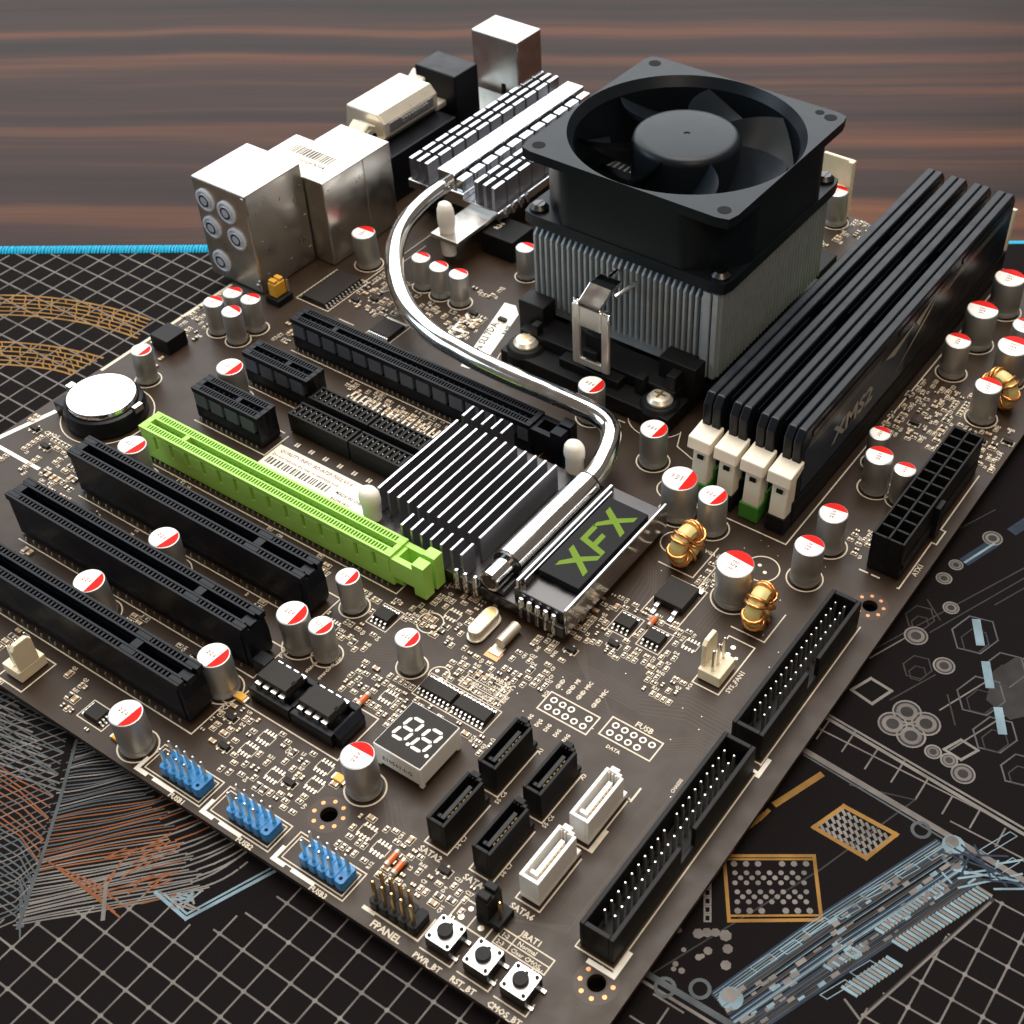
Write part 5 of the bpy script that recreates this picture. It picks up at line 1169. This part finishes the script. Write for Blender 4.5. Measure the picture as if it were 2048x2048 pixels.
# lever clip
ck = MB(); y0, y1 = 170.9, 172.2
ck.box(123.4, y0, 10.4, 126.0, y1, 31.5).box(133.6, y0, 10.4, 136.2, y1, 31.5).box(126.0, y0, 10.4, 133.6, y1, 13.2).box(126.1, y0, 24.4, 133.6, y1, 31.5)
build(ck, "clip_loop", 'clip', co, smooth=0, bevel=.45)
build(MB().extr([(170.8, 31.3), (172.2, 31.3), (177.5, 34.6), (182.5, 34.6), (182.5, 35.9), (177, 35.9), (171, 32.9)], 'x', 125.6, 133.2), "clip_tongue", 'chrome', co, smooth=0, bevel=.35)
build(MB().box(123.6, 171.2, 30.2, 125.6, 173.0, 33.0).box(133.6, 171.0, 29.4, 136.4, 173.0, 31.8), "clip_ear", 'chrome', co, smooth=0, bevel=.4)
build(MB().tube([(135, 176, 35.0), (137.2, 184, 36.2)], .7, 8).tube([(128.6, 182, 35.2), (128.6, 190, 35.4)], .9, 8), "clip_rod", 'chrome', co)
# fan frame
FX, FY, FH = 130.2, 220.5, 34.9
N = 96
def sq(a, h, rc=3.0):
    c, s_ = cos(a), sin(a); t = h / max(abs(c), abs(s_)); x, y = c * t, s_ * t
    k = h - rc
    if abs(x) > k and abs(y) > k:
        sx, sy = (1 if x > 0 else -1) * k, (1 if y > 0 else -1) * k
        d = hypot(x - sx, y - sy); f = min(1, rc / d); x, y = sx + (x - sx) * f, sy + (y - sy) * f
    return x, y
def washer(mbx, z0, z1, outer, ri0, ri1):
    vs = []; fs = []
    for i in range(N):
        a = 2 * pi * i / N; x, y = outer(a)
        vs += [(FX + x, FY + y, z0), (FX + x, FY + y, z1), (FX + ri1 * cos(a), FY + ri1 * sin(a), z1), (FX + ri0 * cos(a), FY + ri0 * sin(a), z0)]
    for i in range(N):
        j = (i + 1) % N
        for k in range(4): fs.append((i * 4 + k, j * 4 + k, j * 4 + (k + 1) % 4, i * 4 + (k + 1) % 4))
    mbx.add(vs, fs)
fr = MB()
washer(fr, 62.0, 65.0, lambda a: sq(a, FH), 33.0, 34.8)
washer(fr, 40.9, 44.4, lambda a: sq(a, FH), 32.6, 32.6)
def barrel(a):
    x, y = 40.2 * cos(a), 40.2 * sin(a); k = 34.6
    return max(-k, min(k, x)), max(-k, min(k, y))
washer(fr, 44.4, 62.0, barrel, 32.6, 33.0)
ff = build(fr, "fan_frame", 'fan', co, smooth=40, bevel=0)
for sx in (-1, 1):
    for sy in (-1, 1):
        build(MB().lathe(FX + sx * 30.6, FY + sy * 30.6, [(1.95, 65.0), (1.95, 65.06), (0, 65.06)], 16), "screw_hole", 'void', ff)
        sw = build(MB().lathe(FX + sx * 31.0, FY + sy * 31.0, [(2.9, 44.4), (2.9, 45.2), (1.8, 46.3), (0, 46.4)], 16).box(FX + sx * 31.0 - .3, FY + sy * 31.0 - 1.8, 46.2, FX + sx * 31.0 + .3, FY + sy * 31.0 + 1.8, 46.5), "frame_screw", 'aludark', ff)
build(MB().lathe(FX + 26.5, FY + 31.6, [(1.4, 65), (1.4, 65.06), (0, 65.06)], 12), "screw_hole", 'void', ff)
# impeller
hubm = MB().lathe(FX, FY, [(16.0, 46.5), (16.0, 62.0), (15.6, 63.3), (14.6, 64.1), (13.2, 64.3), (1.0, 64.3), (.9, 64.05), (0, 64.0)], 56)
hub = build(hubm, "fan_impeller", 'fan', co, smooth=45)
def blade():
    b = MB(); ns, nt_ = 8, 8; vs = []; fs = []
    for side in (0, 1):
        for i in range(ns + 1):
            s_ = i / ns; r = 15.6 + s_ * 16.2
            for j in range(nt_ + 1):
                t_ = j / nt_; a = -.1 + t_ * (.66 + .10 * s_) + .20 * s_ * s_
                z = 63.0 - s_ * .6 - t_ * (14.0 - 2.5 * s_) - 1.6 * sin(pi * t_) - side * 1.2
                vs.append((FX + r * cos(-a), FY + r * sin(-a), z))
    n1 = (ns + 1) * (nt_ + 1)
    for i in range(ns):
        for j in range(nt_):
            q0 = i * (nt_ + 1) + j; q1 = q0 + 1; q2 = q0 + nt_ + 2; q3 = q0 + nt_ + 1
            fs += [(q0, q3, q2, q1), (n1 + q0, n1 + q1, n1 + q2, n1 + q3)]
    for j in range(nt_):
        a0 = ns * (nt_ + 1) + j; fs.append((a0, n1 + a0, n1 + a0 + 1, a0 + 1))
    for i in range(ns):
        for j, f in ((0, 0), (nt_, 1)):
            a0 = i * (nt_ + 1) + j; a1 = a0 + nt_ + 1; fs.append((a0, a1, n1 + a1, n1 + a0) if f else (a1, a0, n1 + a0, n1 + a1))
    return b.add(vs, [tuple(reversed(f)) for f in fs])
bl0 = build(blade(), "fan_blade", 'fan', hub, at=(FX, FY, 46.5), smooth=60)
A0 = radians(12)
for k in range(7):
    a = A0 + 2 * pi * k / 7
    if k == 0: bl0.rotation_euler = (0, 0, a)
    else:
        c = bl0.copy(); COL.objects.link(c); c.parent = hub; c.rotation_euler = (0, 0, a)
build(MB().box(FX - 33, FY - 2, 41.2, FX - 12, FY + 2, 43.6).box(FX + 12, FY - 2, 41.2, FX + 33, FY + 2, 43.6).box(FX - 2, FY - 33, 41.2, FX + 2, FY - 12, 43.6).lathe(FX, FY, [(15.5, 41.2), (15.5, 45.6)], 30), "motor_mount", 'fan', co, smooth=30)
# power lead header behind the cooler
w4 = build(MB().box(136.5, 302.2, .3, 148.5, 304.7, 12).box(136.5, 303.4, 12, 148.5, 304.7, 22).box(146.5, 302.2, 12, 148.5, 303.4, 22), "power_header", 'cream', mb_o, smooth=0, bevel=.4, label="pale power header standing behind the cooler")
